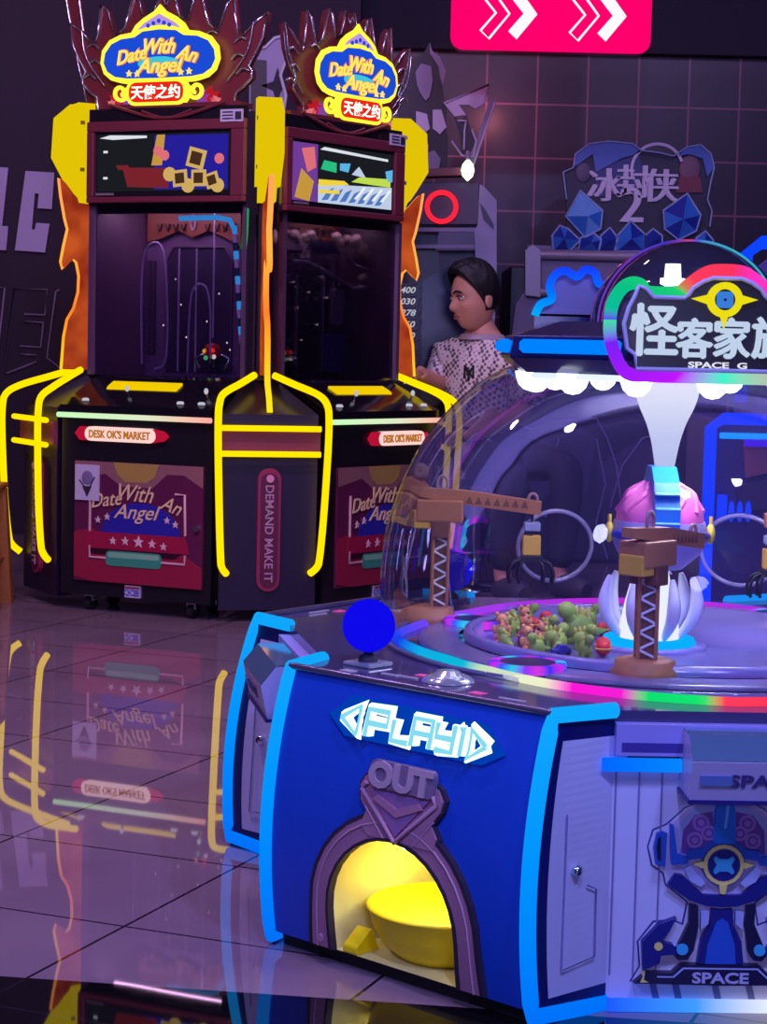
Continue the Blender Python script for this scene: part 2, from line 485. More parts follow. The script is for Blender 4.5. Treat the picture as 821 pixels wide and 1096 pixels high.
# ------------------------------------------------------------------ ring of claw machines: two machines, three corner columns between them
V1 = Vector((-1.4026, 8.317, 0)); V2 = Vector((-0.69, 8.0, 0)); V3 = Vector((-0.251, 8.1, 0)); V4 = Vector((0.25, 8.70, 0))
FIN = E_noise('orange_edge_lit_acrylic', (150,44,26), (212,92,38), 6.0, 0.85)
FIN_EDGE = E_axis('fin_edge_neon', [(0.0,(255,214,20)),(0.35,(255,120,40)),(0.6,(255,170,60)),(1.0,(255,150,90))], 'Z', 0.95, 1.9, 1.2)
COL_DARK = P('corner_panel_navy', (34,18,50), 0.4)
BAR_Y = NEON_Y
def corner_column(mid, phi, label, tail):
    t = thing('neon_corner_unit', label, 'corner unit', tuple(mid), phi, 'corner units of the claw machine ring')
    hw = 0.205
    mb = MB()
    # wedge body: wide at the front, narrowing to the column behind
    mb.prismz([(-hw,0.02),(hw,0.02),(0.06,0.27),(-0.06,0.27)], 0.05, 0.86, COL_DARK)
    mb.add([(-hw,0.02,0.86),(hw,0.02,0.86),(0.06,0.27,1.0),(-0.06,0.27,1.0),(-0.06,0.27,0.86),(0.06,0.27,0.86)],
           [(0,1,2,3),(0,3,4),(1,5,2),(3,2,5,4)], BLACK)
    mb.build('panel_body', t, bevel=0.004)
    mb = MB(); mb.box(-hw-0.004, hw+0.004, 0.0, 0.02, 0.70, 0.80, P('maroon_band', (120,44,66), 0.45)); mb.build('cross_band', t)
    for z in (0.805, 0.70):
        mb = MB(); mb.tube([(-hw,-0.03,z),(hw,-0.03,z)], 0.012, BAR_Y); mb.build('neon_bar', t, 'yellow lit neon bar')
    for sx in (-1, 1):
        pts = bez([(sx*0.042,0.185,1.018),(sx*0.11,0.10,0.985),(sx*0.195,0.0,0.945),(sx*0.222,-0.06,0.905),(sx*0.228,-0.075,0.84),(sx*0.226,-0.075,0.70),
                   (sx*0.216,-0.065,0.45),(sx*0.206,-0.05,0.28),(sx*0.198,-0.035,0.235),(sx*0.175,-0.005,0.205)], 6)
        mb = MB(); mb.tube(pts, 0.0148, NEON_Y, n=10)
        mb.build('neon_rail', t, 'yellow lit neon handrail')
    # pink capsule badge set upright on the panel
    mb = MB(); bc = P('pink_badge_plate', (150,40,80), 0.4); bi = P('dark_red_badge', (96,24,58), 0.4)
    mb.prism(rrect(-0.048, 0.048, 0.13, 0.64, 0.046), 0.0, 0.022, bc)
    mb.prism(rrect(-0.036, 0.036, 0.15, 0.62, 0.034), -0.006, 0.0, bi)
    mb.text('DEMAND MAKE IT', 0.049, 0, -0.006, 0.37, P('pale_pink_lettering', (196,146,170), 0.5), 0.006, rot=-PI/2, bold=0.01)
    mb.disc(0.0, 0.598, 0.016, -0.014, -0.006, P('badge_gem', (230,150,180), 0.2))
    mb.build('badge', t)
    # acrylic fin on the column, edge lit
    ya = 0.25; k = 1/202.0; zt = lambda y: 1.155 + (363-y)/241.0
    edge = [(57,198),(59,216),(63,240),(65.5,250),(62,268),(59.5,284),(61,291),(65,286),(70,280),(74,284),(76.5,298),(76,315),(72,332),(66,344),(63,362),(61,396)]
    ed = [(ya-(88-x)*k, zt(y)) for x, y in edge]
    top = [(88,222),(76,221),(69,213),(62,203)]
    poly = ed + [(ya, zt(396))] + [(ya-(88-x)*k, zt(y)) for x, y in top]
    mb = MB(); mb.prismx(poly, -0.012, 0.012, FIN); mb.build('fin', t, 'glowing orange acrylic fin')
    pts = [(0, p[0]-0.006, p[1]) for p in ([(ya-(88-x)*k, zt(y)) for x, y in top][1:] + ed)]
    if tail: pts += [(0,0.10,0.98),(0,0.06,0.93),(0,0.03,0.87)]
    mb = MB(); mb.tube(pts, 0.0125 if tail else 0.0065, FIN_EDGE, n=8); mb.build('fin_neon', t, 'orange neon along the fin edge')
    mb = MB(); mb.box(-0.028, 0.028, 0.242, 0.275, 0.99, 2.10, BLACK, 0.006); mb.build('post', t)
    # yellow lamp on top of the fin
    mb = MB()
    lp = [(0.25,2.165),(0.17,2.165),(0.095,2.10),(0.085,1.93),(0.135,1.845),(0.165,1.80),(0.25,1.80)]
    mb.prismx([(y-0.012, z) for y, z in lp], -0.048, 0.048, LAMP_Y)
    o = mb.build('lamp', t, 'yellow glowing faceted lamp box', bevel=0.012)
    mb = MB()
    mb.prismx([(0.245,1.80),(0.16,1.80),(0.18,1.74),(0.245,1.735)], -0.035, 0.035, LAMP_Y)
    mb.build('lamp_neck', o)
    for z in (1.88, 2.08): mb = MB(); mb.box(-0.050, 0.050, 0.17, 0.19, z-0.008, z+0.008, P('lamp_clip', (150,120,10), 0.4)); mb.build('lamp_clip', o)
    return t
def dirv(phi): return Vector((math.cos(phi), math.sin(phi), 0))
pL, pM, pR = R(-60), R(13), R(94)
corner_column(V1 - dirv(pL)*0.225, pL, 'neon-railed corner unit left of the claw machine with the paper notice', False)
corner_column((V2+V3)/2, pM, 'neon-railed corner unit standing between the two claw machines', True)
corner_column(V4 + dirv(pR)*0.225, pR, 'neon-railed corner unit beside the man in the patterned sweater', False)

EMB_Y = E('emblem_yellow_border', (255,236,60), 1.25)
EMB_B = E('emblem_blue_field', (24,72,205), 1.1)
EMB_T = E('emblem_cyan_glow', (60,190,210), 1.1)
EMB_R = E('emblem_red_plate', (222,34,22), 1.15)
EMB_V = E('emblem_violet', (190,150,225), 1.0)
LITW = E('lit_white_lettering', (255,250,235), 1.4)
LITG = E('lit_gold_lettering', (255,214,96), 1.25)
LITO = E('lit_orange_outline', (240,120,30), 1.1)
def emblem(parent, k=1/855.0, ek=1.0):
    S = lambda pts: [(x*k*ek, (375-y)*k) for x, y in pts]
    outer = mirror(S([(0,12),(22,36),(62,58),(92,82),(108,108),(150,114),(192,132),(220,168),(226,212),(212,252),(184,276),(150,286),(128,290),(0,292)]))
    mb = MB(); mb.prism(outer, -0.03, -0.018, EMB_Y); mb.prism([(x*0.9, z) for x, z in outer], -0.018, 0.0, BLACK)
    inner = mirror(S([(0,102),(62,107),(92,126),(144,131),(182,148),(205,180),(210,214),(196,245),(166,265),(122,272),(0,274)]))
    mb.prism(inner, -0.036, -0.03, EMB_B)
    top = mirror(S([(0,46),(28,62),(60,80),(80,100),(40,88),(0,86)]))
    mb.prism(top, -0.036, -0.03, EMB_V)
    for x in (-44,-22,0,22,44): mb.disc(x*k, (375-(72+abs(x)*0.35))*k, 8*k, -0.039, -0.036, EMB_B, 10)
    mb.disc(0, (375-222)*k, 86*k, -0.0375, -0.036, EMB_T, 24, 24*k)
    b = mb.build('emblem', parent, 'glowing yellow and blue onion-arch emblem')
    mb = MB()
    for (s_, x, y, size, rot, sx) in (('Date',-110,190,62,0.16,0.92),('With',8,162,68,0.0,0.88),('An',122,192,66,-0.22,0.95),('Angel',10,238,66,0.0,1.05)):
        mb.text(s_, size*k*1.12, x*k, -0.037, (375-y)*k, LITO, 0.006, rot, 0.35, 0.045, sx)
        mb.text(s_, size*k*1.12, x*k, -0.043, (375-y)*k, LITG, 0.006, rot, 0.35, 0.012, sx)
    for x in (-120,-86,96,130): mb.prism(star(x*k, (375-(262-abs(x)*0.05))*k, 13*k), -0.045, -0.036, LITG)
    mb.build('emblem_lettering', b)
    mb = MB()
    mb.prism(rrect(-126*k, 126*k, 2*k, 96*k, 36*k), -0.05, -0.02, EMB_Y)
    mb.prism(rrect(-112*k, 112*k, 14*k, 84*k, 28*k), -0.056, -0.05, EMB_R)
    mb.text('天使之约', 52*k, 0, -0.056, 49*k, LITW, 0.006, bold=0.02)
    for sx in (-1, 1):
        sp = [(sx*(158-a*0)*k + sx*(34-a*3.0)*k*math.cos(a*1.0+2.6), -0.035, (375-322)*k + (34-a*3.0)*k*math.sin(a*1.0+2.6)) for a in [i*0.35 for i in range(24)]]
        mb.tube(sp, 8*k, EMB_Y, n=6)
    mb.build('name_plate', b)
    return b
def wing_crown(parent, ek=1.0, blade=True):
    half = [(0,0.50),(0.03,0.56),(0.06,0.44),(0.10,0.42),(0.125,0.53),(0.15,0.55),(0.19,0.40),(0.235,0.36),(0.27,0.49),(0.30,0.52),(0.315,0.37),(0.33,0.32),
            (0.40,0.40),(0.45,0.44),(0.43,0.32),(0.395,0.24),(0.37,0.19),(0.385,0.165),(0.385,0.13),(0.345,0.085),(0.315,0.06),(0.31,0.0),(0,0)]
    half = [(x*ek*0.98, z*0.86) for x, z in half]
    mb = MB(); mb.prism(mirror(half), 0.03, 0.06, MAROON_D)
    c = mb.build('crown_board', parent, 'dark maroon spiked crown board', bevel=0.004)
    mb = MB()
    for sx in (-1, 1):
        mb.tube([(sx*x, 0.025, z) for x, z in half[:-1]], 0.006, SILVER, n=6)
        for (a, b_) in (((0.30,0.10),(0.42,0.34)),):
            mb.tube(bez([(sx*a[0],0.022,a[1]),(sx*(a[0]*0.4+b_[0]*0.6+0.02),0.02,a[1]*0.5+b_[1]*0.5),(sx*b_[0],0.022,b_[1])],5), 0.0045, SILVER, n=5)
        for (x, z) in ((0.36,0.27),(0.375,0.14),(0.35,0.20),(0.22,0.30)):
            mb.tube(bez([(sx*(x-0.03),0.022,z-0.01),(sx*x,0.02,z+0.012),(sx*(x+0.03),0.022,z)],4), 0.006, SILVER, n=5)
    mb.build('silver_outline', c)
    for sx in ((-1,) if blade else ()):
        mb = MB()
        bl = [(sx*x, z) for x, z in ((0.375,0.03),(0.40,0.12),(0.44,0.30),(0.47,0.48),(0.53,0.72),(0.54,0.50),(0.51,0.36),(0.47,0.20),(0.42,0.02))]
        mb.prism(bl, 0.08, 0.10, MAROON_D)
        mb.tube([(x,0.078,z) for x, z in bl], 0.006, SILVER, True, 5)
        mb.build('wing_blade', parent)
    mb = MB()
    for sx in (-1, 1):
        for (x, z, r, mcol) in ((0.225,0.035,0.045,E('red_light_flower',(200,30,40),0.8)),(0.195,0.03,0.04,E('violet_light_flower',(150,80,200),0.7)),(0.25,0.02,0.025,E('pink_light_flower',(235,120,130),0.9))):
            mb.prism(star(sx*x, z, r, 6, 0.55), 0.0, 0.025, mcol); mb.build('light_flower', parent); mb = MB()
def screen_art_dark(mb, x0, x1, z0, z1, y):
    W, H = x1-x0, z1-z0
    X = lambda u: x0+u*W
    Z = lambda v: z0+v*H
    e = lambda n, c, s=1.0: E('screen_'+n, c, s)
    mb.prism([(X(0),Z(0)),(X(1),Z(0)),(X(1),Z(1)),(X(0),Z(1))], y-0.002, y, e('charcoal',(26,28,34)))
    mb.prism([(X(0.44),Z(0.03)),(X(0.99),Z(0.03)),(X(0.99),Z(0.97)),(X(0.44),Z(0.97))], y-0.004, y-0.002, e('blue',(38,30,150)))
    mb.prism([(X(0.42),Z(0.45)),(X(0.50),Z(0.45)),(X(0.52),Z(0.98)),(X(0.46),Z(0.98))], y-0.006, y-0.004, e('amber',(196,150,60)))
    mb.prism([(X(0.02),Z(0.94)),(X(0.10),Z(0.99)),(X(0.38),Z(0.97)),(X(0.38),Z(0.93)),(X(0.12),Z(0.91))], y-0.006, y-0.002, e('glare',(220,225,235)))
    mb.prism([(X(0.2),Z(0.42)),(X(0.55),Z(0.40)),(X(0.55),Z(0.05)),(X(0.24),Z(0.08))], y-0.008, y-0.004, e('dull_red',(120,34,44)))
    mb.prism([(X(0.15),Z(0.46)),(X(0.24),Z(0.46)),(X(0.26),Z(0.38)),(X(0.17),Z(0.38))], y-0.009, y-0.004, e('dull_red',(120,34,44)))
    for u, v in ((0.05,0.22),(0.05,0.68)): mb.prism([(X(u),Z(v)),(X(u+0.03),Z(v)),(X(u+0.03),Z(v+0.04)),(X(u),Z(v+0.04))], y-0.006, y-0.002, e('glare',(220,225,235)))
    g = e('gold',(206,170,96)); gd = e('brown',(70,44,30))
    for (u, v, s_, ro) in ((0.64,0.22,0.10,0.1),(0.76,0.56,0.12,-0.25),(0.78,0.22,0.10,0.0),(0.88,0.18,0.09,0.3)):
        q = [(math.cos(ro+PI/4+PI/2*k)*s_, math.sin(ro+PI/4+PI/2*k)*s_) for k in range(4)]
        mb.prism([(X(u)+a*W*0.75, Z(v)+b*W*0.75) for a, b in q], y-0.010, y-0.004, g)
        mb.prism([(X(u)+a*W*0.48, Z(v)+b*W*0.48) for a, b in q], y-0.012, y-0.010, gd)
    for u, v in ((0.56,0.25),(0.92,0.05),(0.70,0.05)): mb.disc(X(u), Z(v)+0.01, 0.03, y-0.009, y-0.004, g, 12)
    for u, v, cc in ((0.52,0.62,'rose'),(0.93,0.55,'rose'),(0.47,0.70,'rose')): mb.disc(X(u), Z(v), 0.022, y-0.009, y-0.004, e('rose',(220,110,120)), 10)
def screen_art_bright(mb, x0, x1, z0, z1, y):
    W, H = x1-x0, z1-z0
    X = lambda u: x0+u*W
    Z = lambda v: z0+v*H
    e = lambda n, c, s=1.0: E('screen_'+n, c, s)
    q = lambda pts, m, a=0.004, b=0.002: mb.prism([(X(u), Z(v)) for u, v in pts], y-a, y-b, m)
    q([(0,0),(1,0),(1,1),(0,1)], e('charcoal',(26,28,34)), 0.002, 0.0)
    q([(0,0),(0.24,0),(0.24,1),(0,1)], e('violet',(110,60,150)))
    q([(0.02,0.05),(0.16,0.0),(0.2,0.35),(0.08,0.55)], e('amber',(196,150,60)), 0.007, 0.004)
    q([(0.14,0.5),(0.22,0.6),(0.2,0.95),(0.08,0.9)], e('rose',(220,110,120)), 0.007, 0.004)
    q([(0.25,0.0),(1,0),(1,0.40),(0.25,0.32)], e('pale',(190,205,230)), 0.005, 0.002)
    q([(0.25,0.28),(0.55,0.36),(0.5,0.42),(0.25,0.40)], e('yellow',(240,210,60)), 0.008, 0.004)
    q([(0.58,0.42),(0.98,0.40),(0.98,0.55),(0.66,0.52)], e('lime',(190,220,80)), 0.008, 0.004)
    q([(0.27,0.58),(0.42,0.55),(0.42,0.72),(0.30,0.74)], e('green',(40,190,130)), 0.008, 0.004)
    q([(0.46,0.60),(0.54,0.58),(0.56,0.74),(0.46,0.72)], e('sky',(90,180,230)), 0.008, 0.004)
    q([(0.58,0.55),(0.72,0.52),(0.65,0.70)], e('pale',(190,205,230)), 0.008, 0.004)
    q([(0.95,0.50),(1,0.50),(1,0.72),(0.93,0.68)], e('sky',(90,180,230)), 0.008, 0.004)
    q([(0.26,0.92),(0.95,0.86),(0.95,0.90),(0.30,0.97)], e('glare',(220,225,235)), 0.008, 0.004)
    for k in range(7): q([(0.28+0.09*k,0.04),(0.34+0.09*k,0.06),(0.40+0.09*k,0.28),(0.34+0.09*k,0.22)], e('denim',(80,120,190)), 0.008, 0.004)
    for k in range(4): q([(0.60+0.09*k,0.12),(0.63+0.09*k,0.12),(0.72+0.09*k,0.34),(0.70+0.09*k,0.35)], e('white',(235,240,250)), 0.010, 0.006)
    q([(0.25,0.16),(0.45,0.18),(0.45,0.24),(0.25,0.22)], e('yellow',(240,210,60)), 0.010, 0.006)
def claw_machine(pos, phi, ux, dz, ex, ek, label, badge_x, badge_w, notice, art, glass_no):
    t = thing('claw_machine', label, 'claw machine', tuple(pos), phi, 'claw machines in the neon ring')
    # lower cabinet
    mb = MB(); mb.loft([(0.02,0.365,0.07,0.83),(0.08,0.35,0.07,0.83),(0.27,0.27,0.07,0.83),(0.60,0.05,0.07,0.83)], BLACK)
    mb.build('cabinet', t, bevel=0.006)
    mb = MB(); mb.loft([(0.0,0.365,0.84,0.875),(0.06,0.358,0.835,0.905),(0.22,0.34,0.835,0.98),(0.27,0.33,0.835,1.0),(0.46,0.22,0.835,1.0),(0.60,0.08,0.835,1.0)], P('black_glass_deck', (20,14,24), 0.12)); dk = mb.build('control_deck', t, bevel=0.004)
    mb = MB(); mb.prismx([(0.135,0.945),(0.145,0.955),(0.19,0.976),(0.19,0.965),(0.14,0.935)], -0.16 if not notice else -0.22, 0.20 if not notice else 0.12, E('deck_yellow_strip', (255,214,0), 0.9)); mb.build('deck_bar', dk, 'yellow strip on the deck')  # yellow emissive bar across the deck slope
    for bx in (-0.26, 0.20, 0.30):
        mb = MB(); mb.lathe([(0.0,0.012),(0.011,0.011),(0.015,0.006),(0.016,0.0)], E('button_glow', (225,220,240), 0.7), (bx,0.035,0.893), 12); mb.build('push_button', t)
    for bx in (-0.09, 0.29):
        mb = MB(); mb.tube([(bx,0.10,0.92),(bx,0.092,0.942)], 0.005, CHROME); mb.ell((bx,0.09,0.948),(0.009,0.009,0.013), E('button_glow', (225,220,240), 0.7)); mb.build('joystick', t)
    mb = MB(); mb.tube([(-0.37,-0.008,0.832),(0.37,-0.008,0.832)], 0.011, E_axis('deck_edge_led', [(0,(200,255,190)),(0.6,(225,235,200)),(1,(255,170,160))], 'X', -0.37, 0.37, 1.0)); mb.build('deck_led_strip', t, 'pale green and pink lit strip')
    # badge under the deck
    mb = MB(); b0, b1 = badge_x-badge_w/2, badge_x+badge_w/2
    rb = E('badge_red_glow', (200,20,60), 0.8)
    mb.prism([(b0-0.055,0.757),(b0-0.03,0.785),(b0+0.02,0.785),(b0+0.02,0.728),(b0-0.03,0.728)], 0.0, 0.02, rb)
    mb.prism([(b1+0.055,0.757),(b1+0.03,0.778),(b1-0.02,0.785),(b1-0.02,0.728),(b1+0.03,0.736)], 0.0, 0.02, rb)
    mb.prism(rrect(b0, b1, 0.727, 0.787, 0.029), -0.008, 0.02, E('badge_white_glow', (255,205,200), 1.1))
    mb.text("DESK OK'S MARKET", 0.045, badge_x, -0.008, 0.757, E('badge_gold', (196,120,30), 0.8), 0.006, bold=0.03, sx=badge_w/0.455)
    mb.build('badge', t, 'small red and white lit badge')
    # front poster
    mb = MB(); x0, x1, z0, z1 = -0.29, 0.33, 0.133, 0.640; cx = 0.035
    mb.box(x0, x1, 0.006, 0.02, z0, z1, P('poster_plum', (92,26,66), 0.35))
    q = lambda pts, y, m: mb.prism(pts, 0.006-y, 0.006, m)
    q([(x0,z1),(x0,z1-0.08),(-0.14,z1-0.05),(-0.06,z1-0.10),(0.09,z1-0.10),(0.16,z1-0.04),(0.24,z1-0.04),(x1,z1-0.09),(x1,z1)], 0.001, P('poster_haze', (142,92,96), 0.35))
    q([(-0.10,z1),(0.12,z1),(0.10,z1-0.055),(0.06,z1-0.08),(-0.04,z1-0.08),(-0.08,z1-0.05)], 0.002, P('poster_ochre', (170,136,70), 0.35))
    q([(x0,0.34),(x0,0.15),(-0.2,0.133),(x1,0.133),(x1,0.22),(0.24,0.27),(-0.14,0.27),(-0.2,0.36)], 0.002, P('poster_rose', (150,28,60), 0.35))
    q([(cx+0.19*math.cos(a), 0.345+0.13*math.sin(a)) for a in [PI*k/14 for k in range(15)]], 0.003, P('poster_blue', (44,36,150), 0.35))
    q([(-0.22,0.345),(0.25,0.345),(0.27,0.275),(-0.23,0.275)], 0.0045, P('poster_crimson', (160,22,62), 0.35))
    q([(-0.22,0.275),(0.24,0.275),(0.2,0.25),(-0.2,0.25)], 0.004, P('poster_shadow', (50,12,34), 0.35))
    pl = P('poster_pink_line', (214,160,168), 0.4)
    for pts in ([(-0.212,0.52),(-0.212,0.345)],[(-0.212,0.285),(-0.212,0.235),(-0.13,0.235)],[(0.20,0.52),(0.245,0.52),(0.25,0.35)],[(0.25,0.27),(0.25,0.232),(0.14,0.232)]):
        mb.tube([(a,0.004,b) for a, b in pts], 0.006, pl, n=5)
    q(rrect(-0.13, 0.14, 0.205, 0.268, 0.02), 0.006, P('poster_jade', (60,150,120), 0.35))
    q(rrect(-0.12, 0.13, 0.24, 0.262, 0.01), 0.007, P('poster_jade_light', (130,190,150), 0.35))
    pg = P('poster_gold_script', (236,196,150), 0.4)
    for (s_, x, z, size, rot, sx) in (('Date',-0.13,0.484,0.085,0.14,0.9),('With',0.015,0.515,0.098,-0.04,0.9),('An',0.185,0.474,0.085,-0.30,0.95),('Angel',0.020,0.428,0.086,0.0,1.05)):
        mb.text(s_, size, x, 0.001, z, pg, 0.004, rot, 0.38, 0.004, sx)
    ps = P('poster_star', (226,186,190), 0.4)
    for (x, z, r) in ((-0.095,0.31,0.018),(-0.035,0.312,0.02),(0.03,0.312,0.027),(0.095,0.308,0.02),(0.15,0.30,0.018),(-0.17,0.395,0.016),(-0.125,0.41,0.016),(0.165,0.41,0.016),(0.205,0.395,0.016)):
        mb.prism(star(x, z, r), -0.002, 0.003, ps)
    mb.build('front_poster', t, 'plum poster with gold script lettering')
    mb = MB(); mb.disc(0.305, 0.385, 0.014, -0.008, 0.01, CHROME, 14); mb.build('lock', t)
    mb = MB()
    mb.box(-0.04, 0.035, 0.008, 0.02, 0.075, 0.125, PAPER); mb.box(-0.038, 0.033, 0.005, 0.008, 0.113, 0.122, P('sticker_band', (150,60,90), 0.5))
    mb.text('QC', 0.034, -0.018, 0.008, 0.094, P('sticker_blue', (70,70,190), 0.5), 0.003, bold=0.01)
    for k in range(3): mb.box(0.006, 0.03, 0.005, 0.008, 0.084+k*0.009, 0.088+k*0.009, P('sticker_blue', (70,70,190), 0.5))
    mb.build('sticker', t, 'small white sticker near the floor')
    if notice:
        mb = MB(); mb.box(-0.283, -0.165, -0.004, 0.004, 0.475, 0.625, PAPER)
        mb.ell((-0.222,-0.004,0.570),(0.028,0.003,0.030), P('notice_grey', (120,100,140), 0.7)); mb.prism([(-0.245,0.535),(-0.2,0.535),(-0.222,0.49)], -0.007, -0.004, INK)
        mb.tube([(-0.262,-0.005,0.56),(-0.24,-0.005,0.54),(-0.222,-0.006,0.51),(-0.205,-0.005,0.54),(-0.185,-0.005,0.575)], 0.003, INK, n=5)
        mb.build('notice', t, 'white paper notice taped to the poster')
    for sx in (-0.25, 0.25):
        for y in (0.08, 0.26):
            mb = MB(); mb.tube([(sx-0.014,y,0.034),(sx+0.014,y,0.034)], 0.034, BLACKM, n=14); mb.box(sx-0.022, sx+0.022, y-0.02, y+0.03, 0.036, 0.075, CHROME, 0.004); mb.build('caster', t)
    # playfield: walls, back board, glass
    for sx in (-1, 1):
        mb = MB(); mb.M = Matrix.Translation((ux*0.4,0,0)); mb.prismz([(sx*0.385,0.235),(sx*0.365,0.235),(sx*0.235,0.47),(sx*0.25,0.47)], 1.0, 1.745+dz, P('playfield_side', (84,56,84), 0.4)); mb.build('side_wall', t)
    mb = MB(); mb.M = Matrix.Translation((ux,0,0))
    mb.M = Matrix.Translation((ux,-0.25,0)) @ Matrix.Diagonal((0.66,1,1,1)); mb.box(-0.365, 0.365, 0.72, 0.76, 1.0, 1.745+dz, P('playfield_back', (104,80,116), 0.35))
    arch = [(-0.2,1.02),(-0.2,1.50),(-0.15,1.56),(0.23,1.56),(0.29,1.50),(0.29,1.02)]
    mb.prism(arch, 0.712, 0.72, P('playfield_door', (58,48,74), 0.2)); mb.tube([(a,0.71,b) for a, b in arch], 0.006, P('playfield_trim', (70,54,80), 0.3), n=5)
    pb = P('playfield_brown', (134,70,56), 0.45)
    mb.prism([(-0.34,1.76),(-0.34,1.58),(-0.22,1.60),(-0.1,1.63),(0.0,1.60),(0.12,1.63),(0.25,1.6),(0.36,1.56),(0.36,1.76)], 0.695, 0.712, pb)
    for x in (-0.26,-0.2,-0.14,-0.08,0.10,0.17,0.23,0.29):
        mb.tube(bez([(x,0.69,1.655),(x+0.02,0.688,1.63),(x+0.035,0.69,1.66)],4), 0.006, P('playfield_leaf', (52,26,30), 0.4), n=5)
    for sx in (-0.30,-0.33): mb.box(sx-0.012, sx+0.012, 0.70, 0.72, 1.1, 1.5, P('playfield_trim', (70,54,80), 0.3))
    mb.text(glass_no, 0.10, 0.01, 0.69, 1.665 if glass_no == '0' else 1.56, P('playfield_digit', (150,140,160), 0.4), 0.006)
    mb.build('back_board', t)
    mb = MB(); mb.M = Matrix.Translation((ux,-0.12,0)) @ Matrix.Diagonal((0.72,0.92,1,1))
    tr = P('track_metal', (170,158,190), 0.3, 0.2)
    if glass_no == '0':
        for x in (-0.04, 0.08): mb.tube([(x,0.55,1.02),(x,0.55,1.55)], 0.005, tr)
        mb.tube(bez([(0.10,0.45,1.02),(0.12,0.45,1.35),(0.20,0.46,1.39),(0.24,0.46,1.3),(0.245,0.46,1.1)],5), 0.005, tr)
        mb.tube(bez([(-0.22,0.46,1.05),(-0.22,0.46,1.5),(-0.08,0.46,1.53),(-0.05,0.46,1.1),(-0.13,0.46,1.03)],6), 0.006, tr)
    else:
        mb.tube([(-0.36,0.42,1.50),(-0.22,0.42,1.50),(0.10,0.44,1.43),(0.22,0.44,1.40),(0.34,0.44,1.41)], 0.008, tr)
        mb.tube([(-0.24,0.42,1.56),(0.02,0.42,1.57),(0.2,0.42,1.50),(0.34,0.44,1.49)], 0.006, tr)
        mb.prism([(-0.22,1.59),(-0.18,1.545),(0.05,1.54),(0.0,1.60)], 0.41, 0.43, P('track_plate', (132,122,150), 0.3))
        for x in (-0.14, 0.10): mb.tube([(x,0.55,1.03),(x,0.55,1.45)], 0.006, tr)
        mb.prism(rrect(0.13, 0.24, 1.03, 1.20, 0.02), 0.5, 0.56, P('prize_box_violet', (90,76,160), 0.4))
        mb.prism(rrect(0.15, 0.25, 1.24, 1.40, 0.03), 0.52, 0.54, P('track_plate', (132,122,150), 0.3))
    mb.build('play_track', t)
    mb = MB(); mb.M = Matrix.Translation((ux,-0.12,0)) @ Matrix.Diagonal((0.72,0.92,1,1))   # little bright specks of the playfield lights
    for (x, z) in ((-0.18,1.22),(-0.06,1.31),(0.04,1.38),(0.16,1.45),(0.20,1.36),(-0.02,1.17),(0.26,1.15),(0.28,1.12),(-0.10,1.42),(0.12,1.24)):
        mb.ell((x,0.60,z),(0.0045,0.0045,0.0045), E('speck_light',(255,240,220),1.5), 6, 4); mb.build('speck_light', t); mb = MB(); mb.M = Matrix.Translation((ux,-0.12,0)) @ Matrix.Diagonal((0.72,0.92,1,1))
    mb = MB(); mb.M = Matrix.Translation((ux,0,0)); mb.box(-0.27, 0.27, 0.29, 0.33, 1.722+dz, 1.732+dz, E('playfield_fill_glow', (255,214,235), 17.0)); mb.build('added_field_light', t)  # glowing bar added to brighten the dark playfield
    mb = MB(); mb.M = Matrix.Translation((ux,0,0)); mb.box(-0.36, 0.36, 0.258, 0.266, 1.705+dz, 1.745+dz, BLACK); mb.build('added_baffle', t)  # strip added to hide the playfield's fill light from view
    # claw with gem-coloured lamps hanging low
    mb = MB(); mb.M = Matrix.Translation((ux,0,0))
    cx_ = 0.14 if glass_no == '0' else -0.18
    mb.M = Matrix.Translation((ux,-0.06,0)); mb.tube([(cx_,0.45,1.72),(cx_,0.45,1.17)], 0.004, tr); mb.lathe([(0.0,0.05),(0.03,0.04),(0.04,0.0),(0.02,-0.02),(0,-0.02)], P('claw_red', (190,40,44), 0.3), (cx_,0.45,1.10), 14)
    for k in range(4):
        a = PI/2*k+0.4
        mb.tube(bez([(cx_+0.03*math.cos(a),0.45+0.03*math.sin(a),1.10),(cx_+0.07*math.cos(a),0.45+0.07*math.sin(a),1.08),(cx_+0.055*math.cos(a),0.45+0.055*math.sin(a),1.04)],4), 0.006, CHROME, n=6)
    for k, cc in enumerate(((240,60,40),(250,190,60),(80,200,120),(250,240,220))):
        mb.ell((cx_+0.028*math.cos(k*1.6+0.9),0.42,1.10+0.02*math.sin(k*1.6+0.9)),(0.010,0.010,0.010), E('claw_gem_%s' % 'red amber green white'.split()[k], cc, 1.1), 8, 6)
    mb.build('claw', t, 'claw with red and gold lamps')
    if glass_no == '0':
        mb = MB(); mb.M = Matrix.Translation((ux,0,0))
        mb.tube([(0.02,0.30,1.672),(0.20,0.30,1.676),(0.262,0.30,1.665),(0.285,0.30,1.625)], 0.011, E('cyan_tube',(60,180,240),1.0))
        mb.build('neon_tube', t, 'cyan neon tube under the screen')
        mb = MB(); mb.M = Matrix.Translation((ux,0,0))
        n = 14
        for k in range(n):
            z1_, z0_ = 1.64-0.035*k, 1.64-0.035*(k+1)
            xx = lambda z: 0.285+0.045*(1.64-z)/0.5
            mb.tube([(xx(z1_),0.30,z1_),(xx(z0_),0.30,z0_)], 0.011, (E('cyan_tube',(60,180,240),1.0), P('stripe_white',(220,210,225),0.4), P('stripe_teal',(30,70,90),0.4))[k % 3], n=8)
        mb.build('candy_stripe_tube', t, 'blue and white striped tube')
